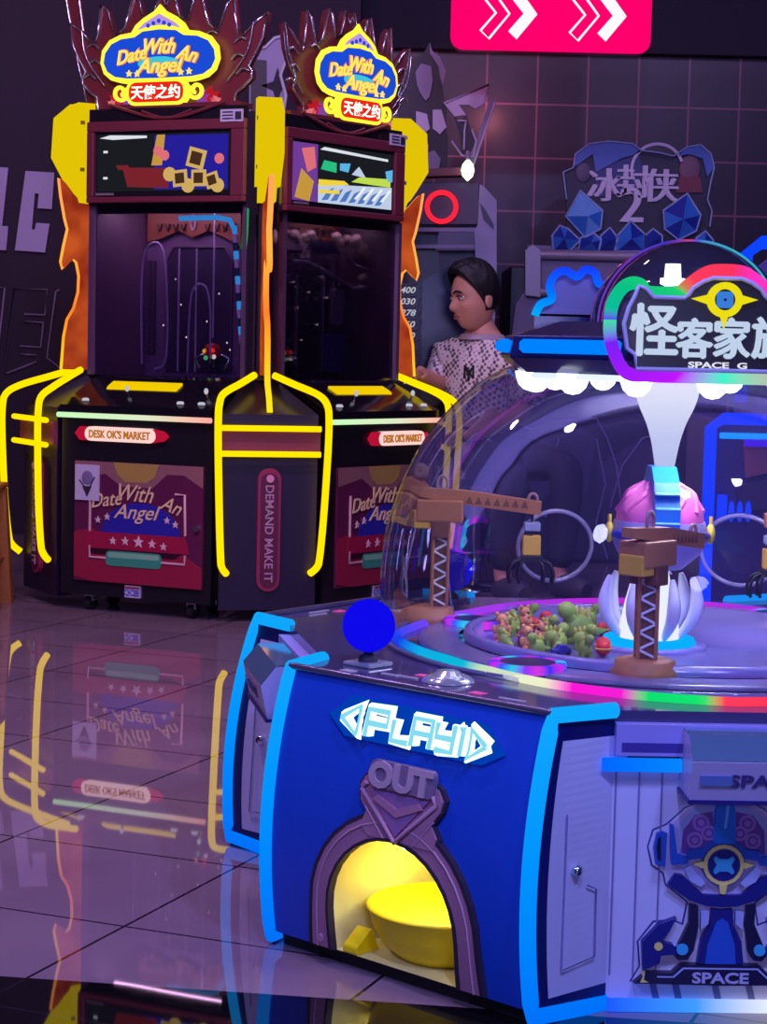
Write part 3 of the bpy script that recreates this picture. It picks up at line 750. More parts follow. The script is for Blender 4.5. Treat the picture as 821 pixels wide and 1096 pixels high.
        mb = MB(); mb.M = Matrix.Translation((ux,0,0)); mb.tube(bez([(0.355,0.27,1.71),(0.352,0.27,1.6),(0.345,0.27,1.54)],5), 0.013, E('green_tube',(20,170,80),0.9)); mb.build('green_tube', t, 'green neon tube')
    else:
        mb = MB(); mb.M = Matrix.Translation((ux,0,0))
        pw = P('prize_skull_white', (150,128,126), 0.5)
        for (x, z, r) in ((-0.20,1.615,0.026),(-0.13,1.61,0.018),(-0.08,1.62,0.026),(0.12,1.62,0.026),(0.2,1.615,0.022),(0.27,1.62,0.026),(0.32,1.58,0.03),(0.335,1.45,0.025),(-0.33,1.60,0.04),(-0.30,1.64,0.03)):
            mb.ell((x*0.85,0.34,z),(r,r*0.8,r*0.85), pw, 10, 7, Matrix.Rotation(x*9,3,'Y')); mb.ell((x*0.85+r*0.7,0.33,z-r*0.8),(r*0.5,r*0.5,r*0.7), pw, 8, 6); mb.build('ornament', t); mb = MB(); mb.M = Matrix.Translation((ux,0,0))
        mb = MB(); mb.M = Matrix.Translation((ux,0,0)); mb.text('AB', 0.06, 0.0, 0.60, 1.05, E('playfield_white_mark',(235,230,240),1.0), 0.006, shear=0.3, bold=0.03); mb.build('lit_marking', t)
    mb = MB(); mb.M = Matrix.Translation((ux*0.4,0,0)); mb.box(-0.355, 0.355, 0.248, 0.254, 1.0, 1.74+dz, GLASS('cabinet_glass', (225,215,235), 0.8)); mb.build('glass', t)
    # screen housing
    mb = MB(); mb.M = Matrix.Translation((ux,0,0)); mb.loft([(0.22,0.385,1.74+dz,2.145+dz),(0.27,0.35,1.74+dz,2.145+dz),(0.55,0.10,1.74+dz,2.145+dz)], BLACK); hs = mb.build('screen_housing', t, bevel=0.008)
    mb = MB(); mb.M = Matrix.Translation((ux,0,dz))
    sx0, sx1, sz0, sz1 = -0.335, 0.305, 1.785, 2.035
    for (a, b, c, d) in ((-0.382,0.382,1.748,sz0-0.012),(-0.382,0.382,sz1+0.012,2.09),(-0.382,sx0-0.012,sz0-0.012,sz1+0.012),(sx1+0.012,0.382,sz0-0.012,sz1+0.012)):
        mb.box(a, b, 0.195, 0.225, c, d, MAROON)
    mb.build('screen_bezel', t, 'maroon screen surround', bevel=0.004)
    mb = MB(); mb.M = Matrix.Translation((ux,0,dz)); mb.box(sx0-0.012, sx1+0.012, 0.212, 0.23, sz0-0.012, sz1+0.012, BLACK)
    (screen_art_dark if art == 'dark' else screen_art_bright)(mb, sx0, sx1, sz0+0.01, sz1, 0.211)
    mb.box(sx0+0.0, sx0+0.09, 0.196, 0.2, sz0-0.006, sz0+0.004, P('screen_tag', (120,100,110), 0.5))
    mb.build('screen', t, 'lit video screen')
    mb = MB(); mb.M = Matrix.Translation((ux,0,dz)); mb.box(0.27, 0.375, 0.19, 0.196, 2.075, 2.125, PAPER)
    for k in range(3): mb.box(0.28, 0.33, 0.188, 0.19, 2.085+k*0.013, 2.090+k*0.013, INK)
    mb.box(0.34, 0.368, 0.188, 0.19, 2.083, 2.115, INK); mb.build('price_tag', t, 'small white tag above the screen')
    mb = MB(); mb.M = Matrix.Translation((ux,0,dz)); mb.tube(bez([(-0.28,0.214,2.16),(-0.1,0.21,2.11),(0.0,0.21,2.10),(0.1,0.21,2.11),(0.28,0.214,2.16)],5), 0.008, MAROON_D, n=6)
    mb.tube(bez([(-0.12,0.212,2.13),(0.0,0.21,2.10),(0.12,0.212,2.13)],5), 0.006, MAROON_D, n=6); mb.build('scroll_trim', t)
    # marquee shelf, emblem and spiked crown
    mr = MB(); mr.box(-0.32+ux, 0.33+ux, 0.24, 0.36, 2.145+dz, 2.165+dz, MAROON_D); mr.build('marquee_shelf', t)
    before = set(bpy.data.objects)
    emblem(t, 1/855.0, ek); wing_crown(t, ek if notice else 0.93, notice)
    for o in set(bpy.data.objects)-before:
        if o.parent == t: o.location = (ex, 0.285, 2.155+dz)
    return t
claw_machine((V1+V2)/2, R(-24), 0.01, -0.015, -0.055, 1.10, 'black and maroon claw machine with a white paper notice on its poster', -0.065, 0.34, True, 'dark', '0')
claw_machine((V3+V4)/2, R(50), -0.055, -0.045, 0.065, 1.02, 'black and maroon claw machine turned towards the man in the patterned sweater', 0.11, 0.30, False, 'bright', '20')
# ------------------------------------------------------------------ round table claw machine under a clear dome
DC = Vector((0.63, 4.13, 0.0)); ZT = 0.53
DOME = thing('dome_claw_machine', 'round table claw machine with clear dome, blue neon edges and lit canopy sign', 'claw machine', tuple(DC))
BLUEP = P('deep_blue_panel', (24,70,190), 0.34)
NAVY = P('navy_band', (14,18,96), 0.35)
TABLE = P('dark_glass_table', (70,62,104), 0.10)
TABLE_D = P('dark_table_body', (30,24,60), 0.4)
CYANN = E_axis('cyan_blue_neon', [(0,(0,112,250)),(0.5,(0,146,255)),(1,(16,168,255))], 'Z', 0.0, 0.55, 1.0)
MAUVE = P('mauve_trim', (164,112,140), 0.5)
MAUVE_L = P('pale_mauve_line', (186,136,166), 0.5)
PLAYW = E('play_sign_white', (225,255,250), 1.5)
PLAYC = E('play_sign_cyan', (130,215,235), 1.05)
def bulge(z):
    u = z/ZT
    return -0.055*(1-u) - 0.037*4*u*(1-u)
def taper(z):
    """the front narrows a little towards the floor"""
    u = max(0.0, min(1.0, z/ZT))
    return 1.0
def lean(z):
    u = max(0.0, min(1.0, z/ZT))
    return 0.02*(1-u)
def side_end(sx, w): return (sx*(w+0.13*math.sin(R(17))), 0.13*math.cos(R(17)))
def play_station(phi, D, w=0.32, full=True):
    """part of the dome machine: barrel-fronted box with its own joystick"""
    loc = Vector((D*math.sin(phi), -D*math.cos(phi), 0))
    warp = lambda q: (q.x*taper(q.z)+lean(q.z), q.y + bulge(max(0.0, min(ZT, q.z))), q.z)
    zs = [0.03 + (ZT-0.03)*i/25 for i in range(26)]
    hx, hz, hw_, cxh = 0.158, 0.115, 0.0, 0.012        # half width and spring height of the arched opening
    rise = 0.155
    def half(z):
        if z <= hz: return hx*(1-0.0*(hz-z))
        if z >= hz+rise: return 0.0
        return hx*math.sqrt(max(0.0, 1-((z-hz)/rise)**2))
    zs = sorted(set(zs + [hz+rise*math.sin(PI/2*k/10) for k in range(11)]))
    mb = MB(warp)
    for z0, z1 in zip(zs[:-1], zs[1:]):
        a0, a1 = half(z0), half(z1)
        if a0 <= 0 and a1 <= 0:
            mb.add([(-w,0,z0),(w,0,z0),(w,0,z1),(-w,0,z1)], [(0,1,2,3)], BLUEP)
        else:
            mb.add([(-w,0,z0),(cxh-a0,0,z0),(cxh-a1,0,z1),(-w,0,z1)], [(0,1,2,3)], BLUEP)
            mb.add([(cxh+a0,0,z0),(w,0,z0),(w,0,z1),(cxh+a1,0,z1)], [(0,1,2,3)], BLUEP)
    # base skirt
    mb.box(-w+0.01, w-0.01, 0.02, 0.10, 0.0, 0.026, BLACKM)
    st = mb.build('play_station', DOME, 'blue barrel-fronted player station'); st.location = loc; st.rotation_euler = (0,0,phi)
    # prize chute behind the arch
    mb = MB(); cy = P('prize_chute_cream', (236,226,150), 0.5)
    c0 = 0.012
    path = [(cxh-half(z), z) for z in zs if z <= hz+rise] ; path = path + [(cxh+half(z), z) for z in reversed(zs) if z <= hz+rise]
    vs = [(x*taper(z)+lean(z), bulge(z)+0.004, z) for x, z in path] + [(x+0.03, 0.26, z) for x, z in path]; n = len(path)
    mb.add(vs, [(i, i+1, n+i+1, n+i) for i in range(n-1)] , cy, True)
    mb.add([(x+0.03, 0.26, z) for x, z in path], [list(range(n))], cy)
    mb.add([((cxh-hx)+0.02, bulge(0.03)+0.002, 0.031),((cxh+hx)+0.02, bulge(0.03)+0.002, 0.031),(cxh+hx,0.26,0.031),(cxh-hx,0.26,0.031)], [(0,1,2,3)], cy)
    mb.build('prize_chute', st, 'cream lit prize chute')

    mb = MB(); mb.box(cxh-0.05, cxh+0.05, 0.02, 0.12, hz+rise-0.045, hz+rise-0.035, E('chute_lamp', (255,250,190), 12.0)); mb.build('chute_lamp', st)
    mb = MB(); yb = P('prize_bowl_yellow', (255,226,0), 0.45)
    prof = [(0.0,0.0),(0.068,0.0),(0.092,0.03),(0.106,0.07),(0.112,0.104),(0.117,0.112),(0.110,0.117),(0.102,0.112),(0.09,0.108),(0.0,0.106)]
    mb.lathe([(r*1.30, z*0.82) for r, z in prof], yb, (cxh+0.018, 0.072, 0.032), 40)
    mb.prismx([(-0.06,0.032),(-0.06,0.045),(-0.02,0.075),(0.0,0.032)], cxh-0.12, cxh-0.085, yb)
    mb.build('prize_bowl', st, 'round yellow prize bowl', bevel=0.003)
    # arch trim with the emblem above it
    mb = MB(warp)
    def archpath(off, z0=0.035):
        out = [(cxh-hx-off*(1+0.25*(hz-z)/hz), z) for z in (z0,0.065,0.095,hz)]
        for k in range(1, 16):
            a = PI - PI*k/16
            out.append((cxh+(hx+off)*math.cos(a), hz+(rise+off)*math.sin(a)))
        out += [(cxh+hx+off*(1+0.25*(hz-z)/hz), z) for z in (hz,0.095,0.065,z0)]
        return out
    inn, out = archpath(0.0), archpath(0.04)
    def band(a, b, y0, y1, m):
        n = len(a); vs = [(x,y0,z) for x,z in a]+[(x,y0,z) for x,z in b]+[(x,y1,z) for x,z in a]+[(x,y1,z) for x,z in b]
        fs = []
        for i in range(n-1):
            fs += [(i,i+1,n+i+1,n+i),(i,2*n+i,2*n+i+1,i+1),(n+i,n+i+1,3*n+i+1,3*n+i)]
        fs += [(0,n,3*n,2*n),(n-1,2*n+n-1,3*n+n-1,n+n-1)]
        mb.add(vs, fs, m)
    band(archpath(-0.004), archpath(0.002), -0.016, 0.0, INK)
    band(inn, out, -0.012, 0.0, MAUVE)
    band(archpath(0.04), archpath(0.047), -0.013, 0.0, INK)
    mb.tube([(x,-0.013,z) for x, z in archpath(0.028)], 0.0022, MAUVE_L, n=4)
    for z in (0.05, 0.42*0.13): mb.disc(cxh-hx-0.022, z, 0.006, -0.017, -0.012, MAUVE_L, 8)
    mb.build('arch_trim', st, 'mauve arch trim round the prize opening')
    mb = MB(warp); o0 = (-0.012, 0.0)
    def T(pts, zoff=0.0): return [(cxh+0.012+x, z) for x, z in pts]
    dia = [(-0.088,0.372),(-0.098,0.355),(-0.094,0.330),(-0.078,0.312),(-0.088,0.285),(-0.07,0.268),(0.09,0.268),(0.094,0.29),(0.078,0.312),(0.096,0.335),(0.1,0.355),(0.088,0.372),(0.06,0.385),(-0.06,0.385)]
    mb.prism(T([(x*1.06,(z-0.33)*1.06+0.33) for x, z in dia]), -0.010, 0.0, INK)
    mb.prism(T(dia), -0.014, -0.008, MAUVE)
    mb.prism(T([(-0.072,0.352),(0.072,0.352),(0.0,0.278)]), -0.018, -0.012, P('mauve_dark', (140,96,150), 0.5))
    mb.prism(T([(-0.05,0.345),(0.0,0.327),(0.05,0.345),(0.06,0.336),(0.0,0.312),(-0.06,0.336)]), -0.020, -0.016, MAUVE)
    mb.tube([(a,-0.018,b) for a, b in T([(-0.08,0.362),(-0.09,0.350),(0.0,0.268),(0.09,0.350),(0.08,0.362)])], 0.0048, MAUVE_L, n=6)
    mb.tube([(a,-0.014,b) for a, b in T([(-0.08,0.318),(-0.03,0.268)])], 0.002, MAUVE_L, n=4); mb.tube([(a,-0.014,b) for a, b in T([(0.085,0.318),(0.04,0.268)])], 0.002, MAUVE_L, n=4)
    mb.prism(T(rrect(-0.075,0.082,0.357,0.405,0.012)), -0.020, -0.012, P('mauve_shadow', (120,96,128), 0.5))
    mb.text('OUT', 0.060, cxh+0.014, -0.020, 0.381, P('mauve_lettering', (170,142,164), 0.5), 0.008, bold=0.05, sx=1.18)
    mb.build('out_emblem', st, 'mauve arrow emblem reading OUT')
    # PLAY sign
    mb = MB(warp)
    px0 = 0.025
    hexa = [(px0-0.215,0.464),(px0-0.165,0.502),(px0+0.16,0.497),(px0+0.212,0.452),(px0+0.165,0.428),(px0-0.165,0.430)]
    mb.prism(hexa, -0.006, 0.0, E('play_backing', (0,70,200), 0.75))
    strokes = [[(-0.105,0.440),(-0.105,0.488),(-0.055,0.488),(-0.055,0.464),(-0.105,0.464)],[(-0.040,0.478),(-0.040,0.442),(0.000,0.442)],
               [(0.008,0.440),(0.008,0.488),(0.052,0.488),(0.052,0.440)],[(0.008,0.463),(0.052,0.463)],[(0.064,0.488),(0.064,0.464),(0.104,0.464)],[(0.104,0.488),(0.104,0.442),(0.066,0.442)],[(0.118,0.484),(0.124,0.488),(0.124,0.440)],
               [(-0.170,0.465),(-0.128,0.490),(-0.128,0.440),(-0.170,0.465)],[(0.180,0.463),(0.141,0.488),(0.141,0.438),(0.180,0.463)]]
    for sk in strokes: mb.tube([(px0+x,-0.008,z) for x, z in sk], 0.0125, PLAYW, n=8)
    for sk in strokes: mb.tube([(px0+x,-0.0165,z) for x, z in sk], 0.0058, PLAYC, n=6)
    mb.build('play_sign', st, 'white and cyan lit sign reading PLAY1')
    # neon edges, dark band and pale side walls with a lock
    for sx in (-1, 1):
        ex, ey = side_end(sx, w)
        curve = [(sx*w*taper(z)+lean(z), bulge(z), z) for z in [0.02+(ZT-0.02)*k/20 for k in range(21)]]
        pts = [(ex, ey, 0.008)] + curve + [(ex, ey, ZT)]
        mb = MB(); mb.tube(pts, 0.0145, CYANN, n=10); mb.build('neon_edge', st, 'blue lit neon edge')
        mb = MB()
        dx, dy = (ex-sx*w)/0.13, ey/0.13
        def strip(ts, z0, z1, off, m):
            n = 32; vs = []; q_ = len(ts)
            for k in range(n+1):
                z = z0+(z1-z0)*k/n; b = bulge(z)
                for t_ in ts: vs.append(((sx*w*taper(z)+lean(z))*(1-t_/0.13)+ex*t_/0.13+sx*off, dy*t_+b*max(0.0, 1-t_/0.13), z))
            mb.add(vs, [(q_*k+i_, q_*k+i_+1, q_*k+q_+i_+1, q_*k+q_+i_) for k in range(n) for i_ in range(q_-1)], m)
        strip((0.0,0.03), 0.0, ZT, 0.0, NAVY); strip((0.03,0.13,0.26), 0.0, 0.045, 0.0, NAVY); strip((0.03,0.13,0.26), ZT-0.045, ZT, 0.0, NAVY)
        strip((0.03,0.13,0.26), 0.045, ZT-0.045, 0.0, LILAC)
        ln = P('panel_seam', (120,112,170), 0.5)
        q = lambda t_, z: ((sx*w*taper(z)+lean(z))*(1-t_/0.13)+ex*t_/0.13+sx*0.005, dy*t_+bulge(z)*(1-t_/0.13), z)
        mb.tube([q(0.05,0.36),q(0.05,0.09),q(0.105,0.10),q(0.105,0.22),q(0.09,0.23)], 0.0018, ln, n=4)
        mb.build('side_wall', st, 'pale lilac side wall')
        mb = MB(); c = q(0.072, 0.26); mb.ell(c, (0.011,0.011,0.011), CHROME, 12, 8); mb.ell((c[0]+sx*0.008,c[1]-0.004,c[2]),(0.004,0.004,0.007), INK, 8, 6); mb.build('lock', st, 'chrome lock')
    # joystick, buttons, coin slots on the deck
    jx, jy = -0.245, 0.135
    mb = MB(); mb.box(jx-0.035, jx+0.035, jy-0.035, jy+0.035, ZT, ZT+0.008, P('joystick_plate', (190,190,205), 0.3, 0.6), 0.003)
    mb.lathe([(0.02,0.0),(0.018,0.012),(0.009,0.016),(0.009,0.035)], INK, (jx,jy,ZT+0.006), 14)
    mb.tube([(jx,jy,ZT+0.01),(jx,jy,ZT+0.045)], 0.006, CHROME)
    mb.build('joystick_base', st)
    mb = MB(); mb.ell((jx,jy,ZT+0.078),(0.052,0.052,0.052), E('joystick_ball_blue', (14,10,240), 0.95), 28, 18); mb.build('joystick_ball', st, 'large glowing blue joystick ball')
    mb = MB(); mb.lathe([(0.0,0.022),(0.02,0.02),(0.028,0.013),(0.034,0.012),(0.046,0.006),(0.05,0.0)], P('button_silver', (214,214,230), 0.15, 0.7), (-0.02,0.115,ZT+0.001), 28); mb.build('push_button', st, 'round silver push button')
    mb = MB()
    pk = P('pink_sticker', (235,80,150), 0.5); wk = P('foil_sticker', (214,206,224), 0.3, 0.5)
    for (x, y, sx_, sy_, m) in ((-0.09,0.125,0.03,0.02,pk),(0.10,0.06,0.03,0.022,pk),(-0.14,0.085,0.04,0.008,wk),(-0.10,0.09,0.05,0.008,wk),(0.14,0.03,0.07,0.006,wk),(0.18,0.06,0.06,0.006,wk),(-0.22,0.055,0.03,0.02,wk)):
        mb = MB(); mb.box(x-sx_/2, x+sx_/2, y-sy_/2, y+sy_/2, ZT, ZT+0.002, m); mb.build('deck_sticker', st)
    mb = MB(); mb.tube([(-w,-0.002,ZT+0.004),(w,-0.002,ZT+0.004)], 0.007, P('deck_metal_edge', (120,112,150), 0.25, 0.7), n=8); mb.build('deck_edge', st, 'grey metal edge of the deck')
    return st
ST = [(R(-43),0.83),(R(47),0.83),(R(137),0.86),(R(-127),0.895)]
first = play_station(*ST[0])
for phi, D in ST[1:]:
    c = copy_tree(first, DOME); c.location = (D*math.sin(phi), -D*math.cos(phi), 0); c.rotation_euler = (0,0,phi)
# table top outline: stations' corners joined by the bay edges
def st_pts(phi, D, w=0.32):
    f = lambda x, y: (D*math.sin(phi)+x*math.cos(phi)-y*math.sin(phi), -D*math.cos(phi)+x*math.sin(phi)+y*math.cos(phi))
    l = side_end(-1, w); r = side_end(1, w)
    return [f(*l), f(-w,0), f(w,0), f(*r)]
outl = []
for phi, D in ST: outl += st_pts(phi, D)
mb = MB(); mb.prismz(outl, ZT-0.02, ZT, TABLE); mb.build('table_top', DOME, 'dark glossy table top', bevel=0.004)
core = []
for (phi, D) in ST:
    p = st_pts(phi, D)
    k = 0.98
    core += [(p[0][0]*k, p[0][1]*k), ((D-0.30)*math.sin(phi)*1.0, -(D-0.30)*math.cos(phi)*1.0), (p[3][0]*k, p[3][1]*k)]
mb = MB(); mb.prismz(core, 0.03, ZT-0.02, TABLE_D); mb.build('table_body', DOME)
# bay between the two stations that face the camera and the other three bays
def bay(a, b, full):
    a, b = Vector((*a, 0)), Vector((*b, 0)); mid = (a+b)/2; d = b-a; W = d.length; phi = math.atan2(d.y, d.x)
    h = W/2
    mb = MB()
    mb.box(-h, h, 0.0, 0.02, 0.0, 0.44, LILAC)
    mb.box(-h, h, -0.025, 0.02, 0.455, ZT-0.02, P('upper_bay_panel', (150,140,220), 0.4))
    mb.box(-h+0.01, -h+0.30, -0.026, -0.02, 0.462, 0.478, P('bay_slot', (60,50,150), 0.4))
    sm = P('panel_seam', (120,112,170), 0.5)
    for x in (-h+0.004, -h+0.045, -h+0.085): mb.box(x, x+0.003, -0.002, 0.0, 0.06, 0.43, sm)
    mb.box(-h+0.07, h-0.07, -0.002, 0.0, 0.048, 0.052, sm)
    for x in (-0.17,-0.13,-0.06,0.0,0.04): mb.add([(x,-0.001,0.048),(x+0.012,-0.001,0.048),(x+0.022,-0.001,0.008),(x+0.010,-0.001,0.008)],[(0,1,2,3)], P('bay_shadow_line', (90,90,150), 0.5))
    by = mb.build('bay_panel', DOME, 'pale lilac bay panel with a blue robot picture'); by.location = mid; by.rotation_euler = (0,0,phi)
    mb = MB(); mb.tube([(-h-0.022,-0.014,0.437),(h-0.002,-0.014,0.437)], 0.0125, E_axis('bay_bar_neon', [(0,(0,90,255)),(0.5,(10,150,255)),(1,(0,90,255))], 'X', -0.3, 0.3, 1.1)); mb.build('neon_bar', by, 'blue neon bar')
    mb = MB(); mb.tube([(-h,-0.02,0.012),(h,-0.02,0.012)], 0.0125, E_axis('bay_base_neon', [(0,(0,40,255)),(0.35,(60,150,255)),(0.6,(240,240,235)),(1,(120,190,255))], 'X', -0.3, 0.3, 1.1)); mb.build('base_neon', by, 'blue and white neon at the foot')
    # coin box
    mb = MB(); bx0, bx1 = -0.130, 0.165
    pb = P('coin_box_lilac', (168,158,206), 0.3); pt = P('coin_box_top', (110,140,180), 0.08, 0.5)
    mb.prismx([(-0.10,0.395),(-0.115,0.465),(-0.085,0.503),(0.0,0.503),(0.0,0.395)], bx0, bx1, pb)
    mb.add([(bx0,-0.1155,0.467),(bx1,-0.1155,0.467),(bx1,-0.0845,0.505),(bx0,-0.0845,0.505),(bx0,0.0,0.506),(bx1,0.0,0.506)], [(0,1,2,3),(3,2,5,4)], pt)
    mb.box(bx0-0.003, bx1+0.003, -0.104, 0.0, 0.390, 0.397, P('coin_box_base', (30,20,110), 0.4))
    mb.M = Matrix.Translation((0,-0.1085,0.432)) @ Matrix.Rotation(R(12),4,'X')
    mb.box(bx0+0.015, bx0+0.07, -0.003, 0.0, -0.008, 0.010, P('coin_box_mark', (96,120,190), 0.4))
    mb.text('SPACE', 0.030, -0.004, -0.0, 0.0, P('coin_box_lettering', (62,50,120), 0.5), 0.003, bold=0.035, sx=1.45)
    mb.build('coin_box', by, 'pale lilac coin box reading SPACE')
    # robot picture
    mb = MB(); k = 1/2943.0; xo = -0.048; z0 = 0.392
    A = lambda pts: [(xo+(x-500)*k, z0-zy*k) for x, zy in pts]
    Ms = lambda pts: A(pts + [(1000-x, y) for x, y in reversed(pts) if abs(x-500) > 1])
    lay = [0.001]
    def art(pts, m, sym=True):
        lay[0] += 0.0004
        if not sym: mb.prism(A(pts), -lay[0], 0.0, m)
        elif abs(pts[0][0]-500) < 1 and abs(pts[-1][0]-500) < 1: mb.prism(Ms(pts), -lay[0], 0.0, m)
        else:
            mb.prism(A(pts), -lay[0], 0.0, m); mb.prism(A([(1000-x, y) for x, y in pts]), -lay[0], 0.0, m)
    def dsc(x, y, r, m, ry=None):
        lay[0] += 0.0004
        mb.disc(xo+(x-500)*k, z0-y*k, r*k, -lay[0], 0.0, m, 20, (ry or r)*k)
    halo = P('robot_halo', (206,200,236), 0.45); ol = P('robot_outline', (58,54,130), 0.45); body = P('robot_body_lilac', (184,172,224), 0.45)
    b1 = P('robot_blue', (24,120,226), 0.4); b2 = P('robot_mid_blue', (34,84,196), 0.4); b3 = P('robot_navy', (22,26,120), 0.4); b4 = P('robot_ink', (20,16,64), 0.4)
    pu = P('robot_violet', (120,70,170), 0.45); pu2 = P('robot_light_violet', (168,120,206), 0.45); ye = P('robot_yellow', (224,206,120), 0.45); cy = P('robot_cyan', (60,170,226), 0.4); gl = P('robot_glass', (160,166,226), 0.45)
    art([(500,22),(400,40),(290,95),(200,180),(130,210),(106,300),(130,400),(190,440),(205,500),(320,590),(300,700),(255,680),(150,690),(70,800),(85,930),(40,1010),(500,1010)], ol)
    art([(500,28),(400,46),(294,100),(205,186),(138,216),(114,300),(138,394),(198,436),(212,494),(330,586),(308,712),(255,690),(156,700),(80,800),(93,930),(52,1006),(500,1006)], halo)
    art([(500,40),(400,60),(300,110),(215,200),(205,420),(240,500),(340,570),(500,590)], body)
    art([(500,50),(410,66),(320,118),(250,200),(270,350),(500,350)], gl)
    art([(440,110),(350,130),(290,210),(280,330),(320,340),(450,280)], pu)
    for (x, y, r) in ((380,170,44),(350,260,42),(420,220,40)):
        for s in (1,-1):
            xx = 500+s*(x-500); dsc(xx, y, r, pu2); dsc(xx, y, r*0.66, pu); dsc(xx, y, r*0.40, pu2)
    art([(180,215),(150,225),(136,300),(150,385),(200,400),(205,225)], b2)
    art([(172,240),(156,250),(150,300),(158,360),(176,370)], b4)
    art([(215,175),(235,180),(260,330),(310,345),(310,310),(390,300),(450,250),(500,250),(500,330),(440,300),(400,350),(320,360),(310,385),(230,385),(225,340)], b2)
    art([(500,36),(470,44),(448,100),(440,260),(470,275),(500,278)], b1)
    lay[0] += 0.0004; mb.prism(A([(505,70),(520,74),(508,190),(494,195)]), -lay[0], 0.0, P('robot_sheen', (120,190,250), 0.4))
    art([(300,410),(330,390),(410,480),(385,500),(330,470)], gl)
    art([(500,545),(400,540),(290,440),(250,435),(215,490),(330,570),(420,600),(500,605)], b3)
    dsc(500,382,112,ol); dsc(500,382,106,ye); dsc(500,382,86,ol); dsc(500,382,80,b3)
    art([(394,365),(345,382),(394,402)], ye); art([(500,536),(486,530),(478,480),(500,484)], ye)
    lay[0] += 0.0004; mb.prism(A([(455,335),(480,350),(520,350),(545,335),(555,350),(538,382),(555,415),(545,430),(520,415),(480,415),(455,430),(445,415),(462,382),(445,350)]), -lay[0], 0.0, cy)
    art([(330,590),(375,600),(380,700),(360,830),(330,880),(285,885),(255,850),(290,780),(330,690)], b4)
    art([(500,620),(445,615),(440,690),(395,780),(380,900),(500,905)], b3)
    art([(390,630),(430,625),(430,690),(392,720)], gl)
    art([(500,660),(470,680),(430,800),(420,900),(500,900)], b2)
    art([(265,662),(170,700),(90,790),(100,940),(185,900),(190,860),(285,850),(250,800),(190,790),(230,730)], b3)
    for s in (1,-1):
        dsc(500+s*(300-500), 825, 30, cy); dsc(500+s*(175-500), 810, 22, ye)
    art([(500,905),(300,905),(250,950),(120,950),(55,1005),(500,1012)], b4)
    art([(110,940),(85,1000),(130,998),(105,985)], ye)
    art([(500,918),(305,918),(255,965),(172,965),(172,972),(260,972),(310,926),(500,926)], gl)
    mb.text('SPACE', 0.026, xo, -lay[0]-0.001, z0-970*k, P('robot_lettering', (176,170,220), 0.45), 0.0015, bold=0.03, sx=1.35)
    mb.build('robot_picture', by, 'blue and violet robot picture reading SPACE')
    return by
S4 = [st_pts(*s) for s in ST]
bay(S4[0][3], S4[1][0], True)
for i in (1, 2, 3):
    a, b = S4[i][3], S4[(i+1) % 4][0]
    bay(a, b, False)

# ---- LED ring on the table
def ring_r(deg):
    """radius of the LED ring, wider towards the bays and drawn in at the stations"""
    tab = [(180,0.600),(195,0.580),(210,0.572),(225,0.590),(240,0.632),(255,0.668),(270,0.690)]
    d = deg % 360
    if d < 180: d = 360-d
    if d > 270: d = 540-d
    for (a, ra), (b, rb) in zip(tab[:-1], tab[1:]):
        if a <= d <= b: return ra+(rb-ra)*(d-a)/(b-a)
    return 0.6
LEDRING = E_radial('table_led_ring', [(0.0,(40,80,255)),(0.02,(0,70,255)),(0.055,(0,190,235)),(0.105,(0,200,215)),(0.12,(215,245,190)),(0.165,(235,235,200)),(0.178,(250,20,215)),(0.205,(240,30,210)),(0.213,(10,220,110)),(0.238,(20,225,110)),(0.246,(255,60,90)),(0.30,(255,40,80)),(0.36,(255,180,60)),(0.44,(80,220,120)),(0.5,(60,80,255)),(0.75,(220,40,220)),(1.0,(40,80,255))], 1.05)
mb = MB(); N = 120
mb.tube([((ring_r(360*k/N))*math.cos(2*PI*k/N), ring_r(360*k/N)*math.sin(2*PI*k/N), ZT+0.006) for k in range(N)], 0.0095, LEDRING, True, 8)
mb.build('led_ring', DOME, 'rainbow LED strip round the table')
# ---- play field: sunk basin with raised rim, chutes with LED rims
FIELD = P('play_field_lilac', (112,104,166), 0.2)
mb = MB()
mb.lathe([(0.55,0.001),(0.55,0.008),(0.54,0.010),(0.465,0.010)], FIELD, (0,0,ZT), 64, cap=False)
mb.build('field_rim', DOME)
mb = MB(); mb.lathe([(0.455,0.010),(0.452,0.026),(0.440,0.030),(0.430,0.024),(0.425,0.004),(0.0,0.004)], P('basin_grey', (124,116,176), 0.2), (0.0,0.0,ZT), 64, cap=False); mb.build('prize_basin', DOME, 'round basin with a raised rim')
CUP = E_radial('chute_led_rim', [(0.0,(40,60,255)),(0.18,(225,40,235)),(0.36,(60,90,255)),(0.52,(40,220,245)),(0.68,(150,60,255)),(0.84,(235,60,230)),(1.0,(40,60,255))], 1.0, 3.0)
def led_cup(p, lift):
    mb = MB(); mb.lathe([(0.054,0.022),(0.062,0.023),(0.074,0.022),(0.076,0.016),(0.072,0.006)], CUP, (0,0,0), 40, cap=False)
    mb.lathe([(0.054,0.022),(0.046,0.0)], P('chute_well', (30,24,90), 0.3), (0,0,0), 40, cap=True)
    mb.lathe([(0.072,0.006),(0.066,-0.001)], P('chute_blue', (50,50,200), 0.3), (0,0,0), 40, cap=False)
    o = mb.build('led_chute', DOME, 'round prize chute with a rainbow LED rim'); o.location = (p.x-DC.x, p.y-DC.y, ZT+lift); return o
c1 = led_cup(atz(565, 708, ZT+0.022), 0.0)
c2 = led_cup(atz(512, 658, ZT+0.03), 0.0)
c3 = led_cup(Vector((DC.x+0.42, DC.y-0.30, 0)), 0.0); c4 = led_cup(Vector((DC.x+0.30, DC.y+0.42, 0)), 0.0)
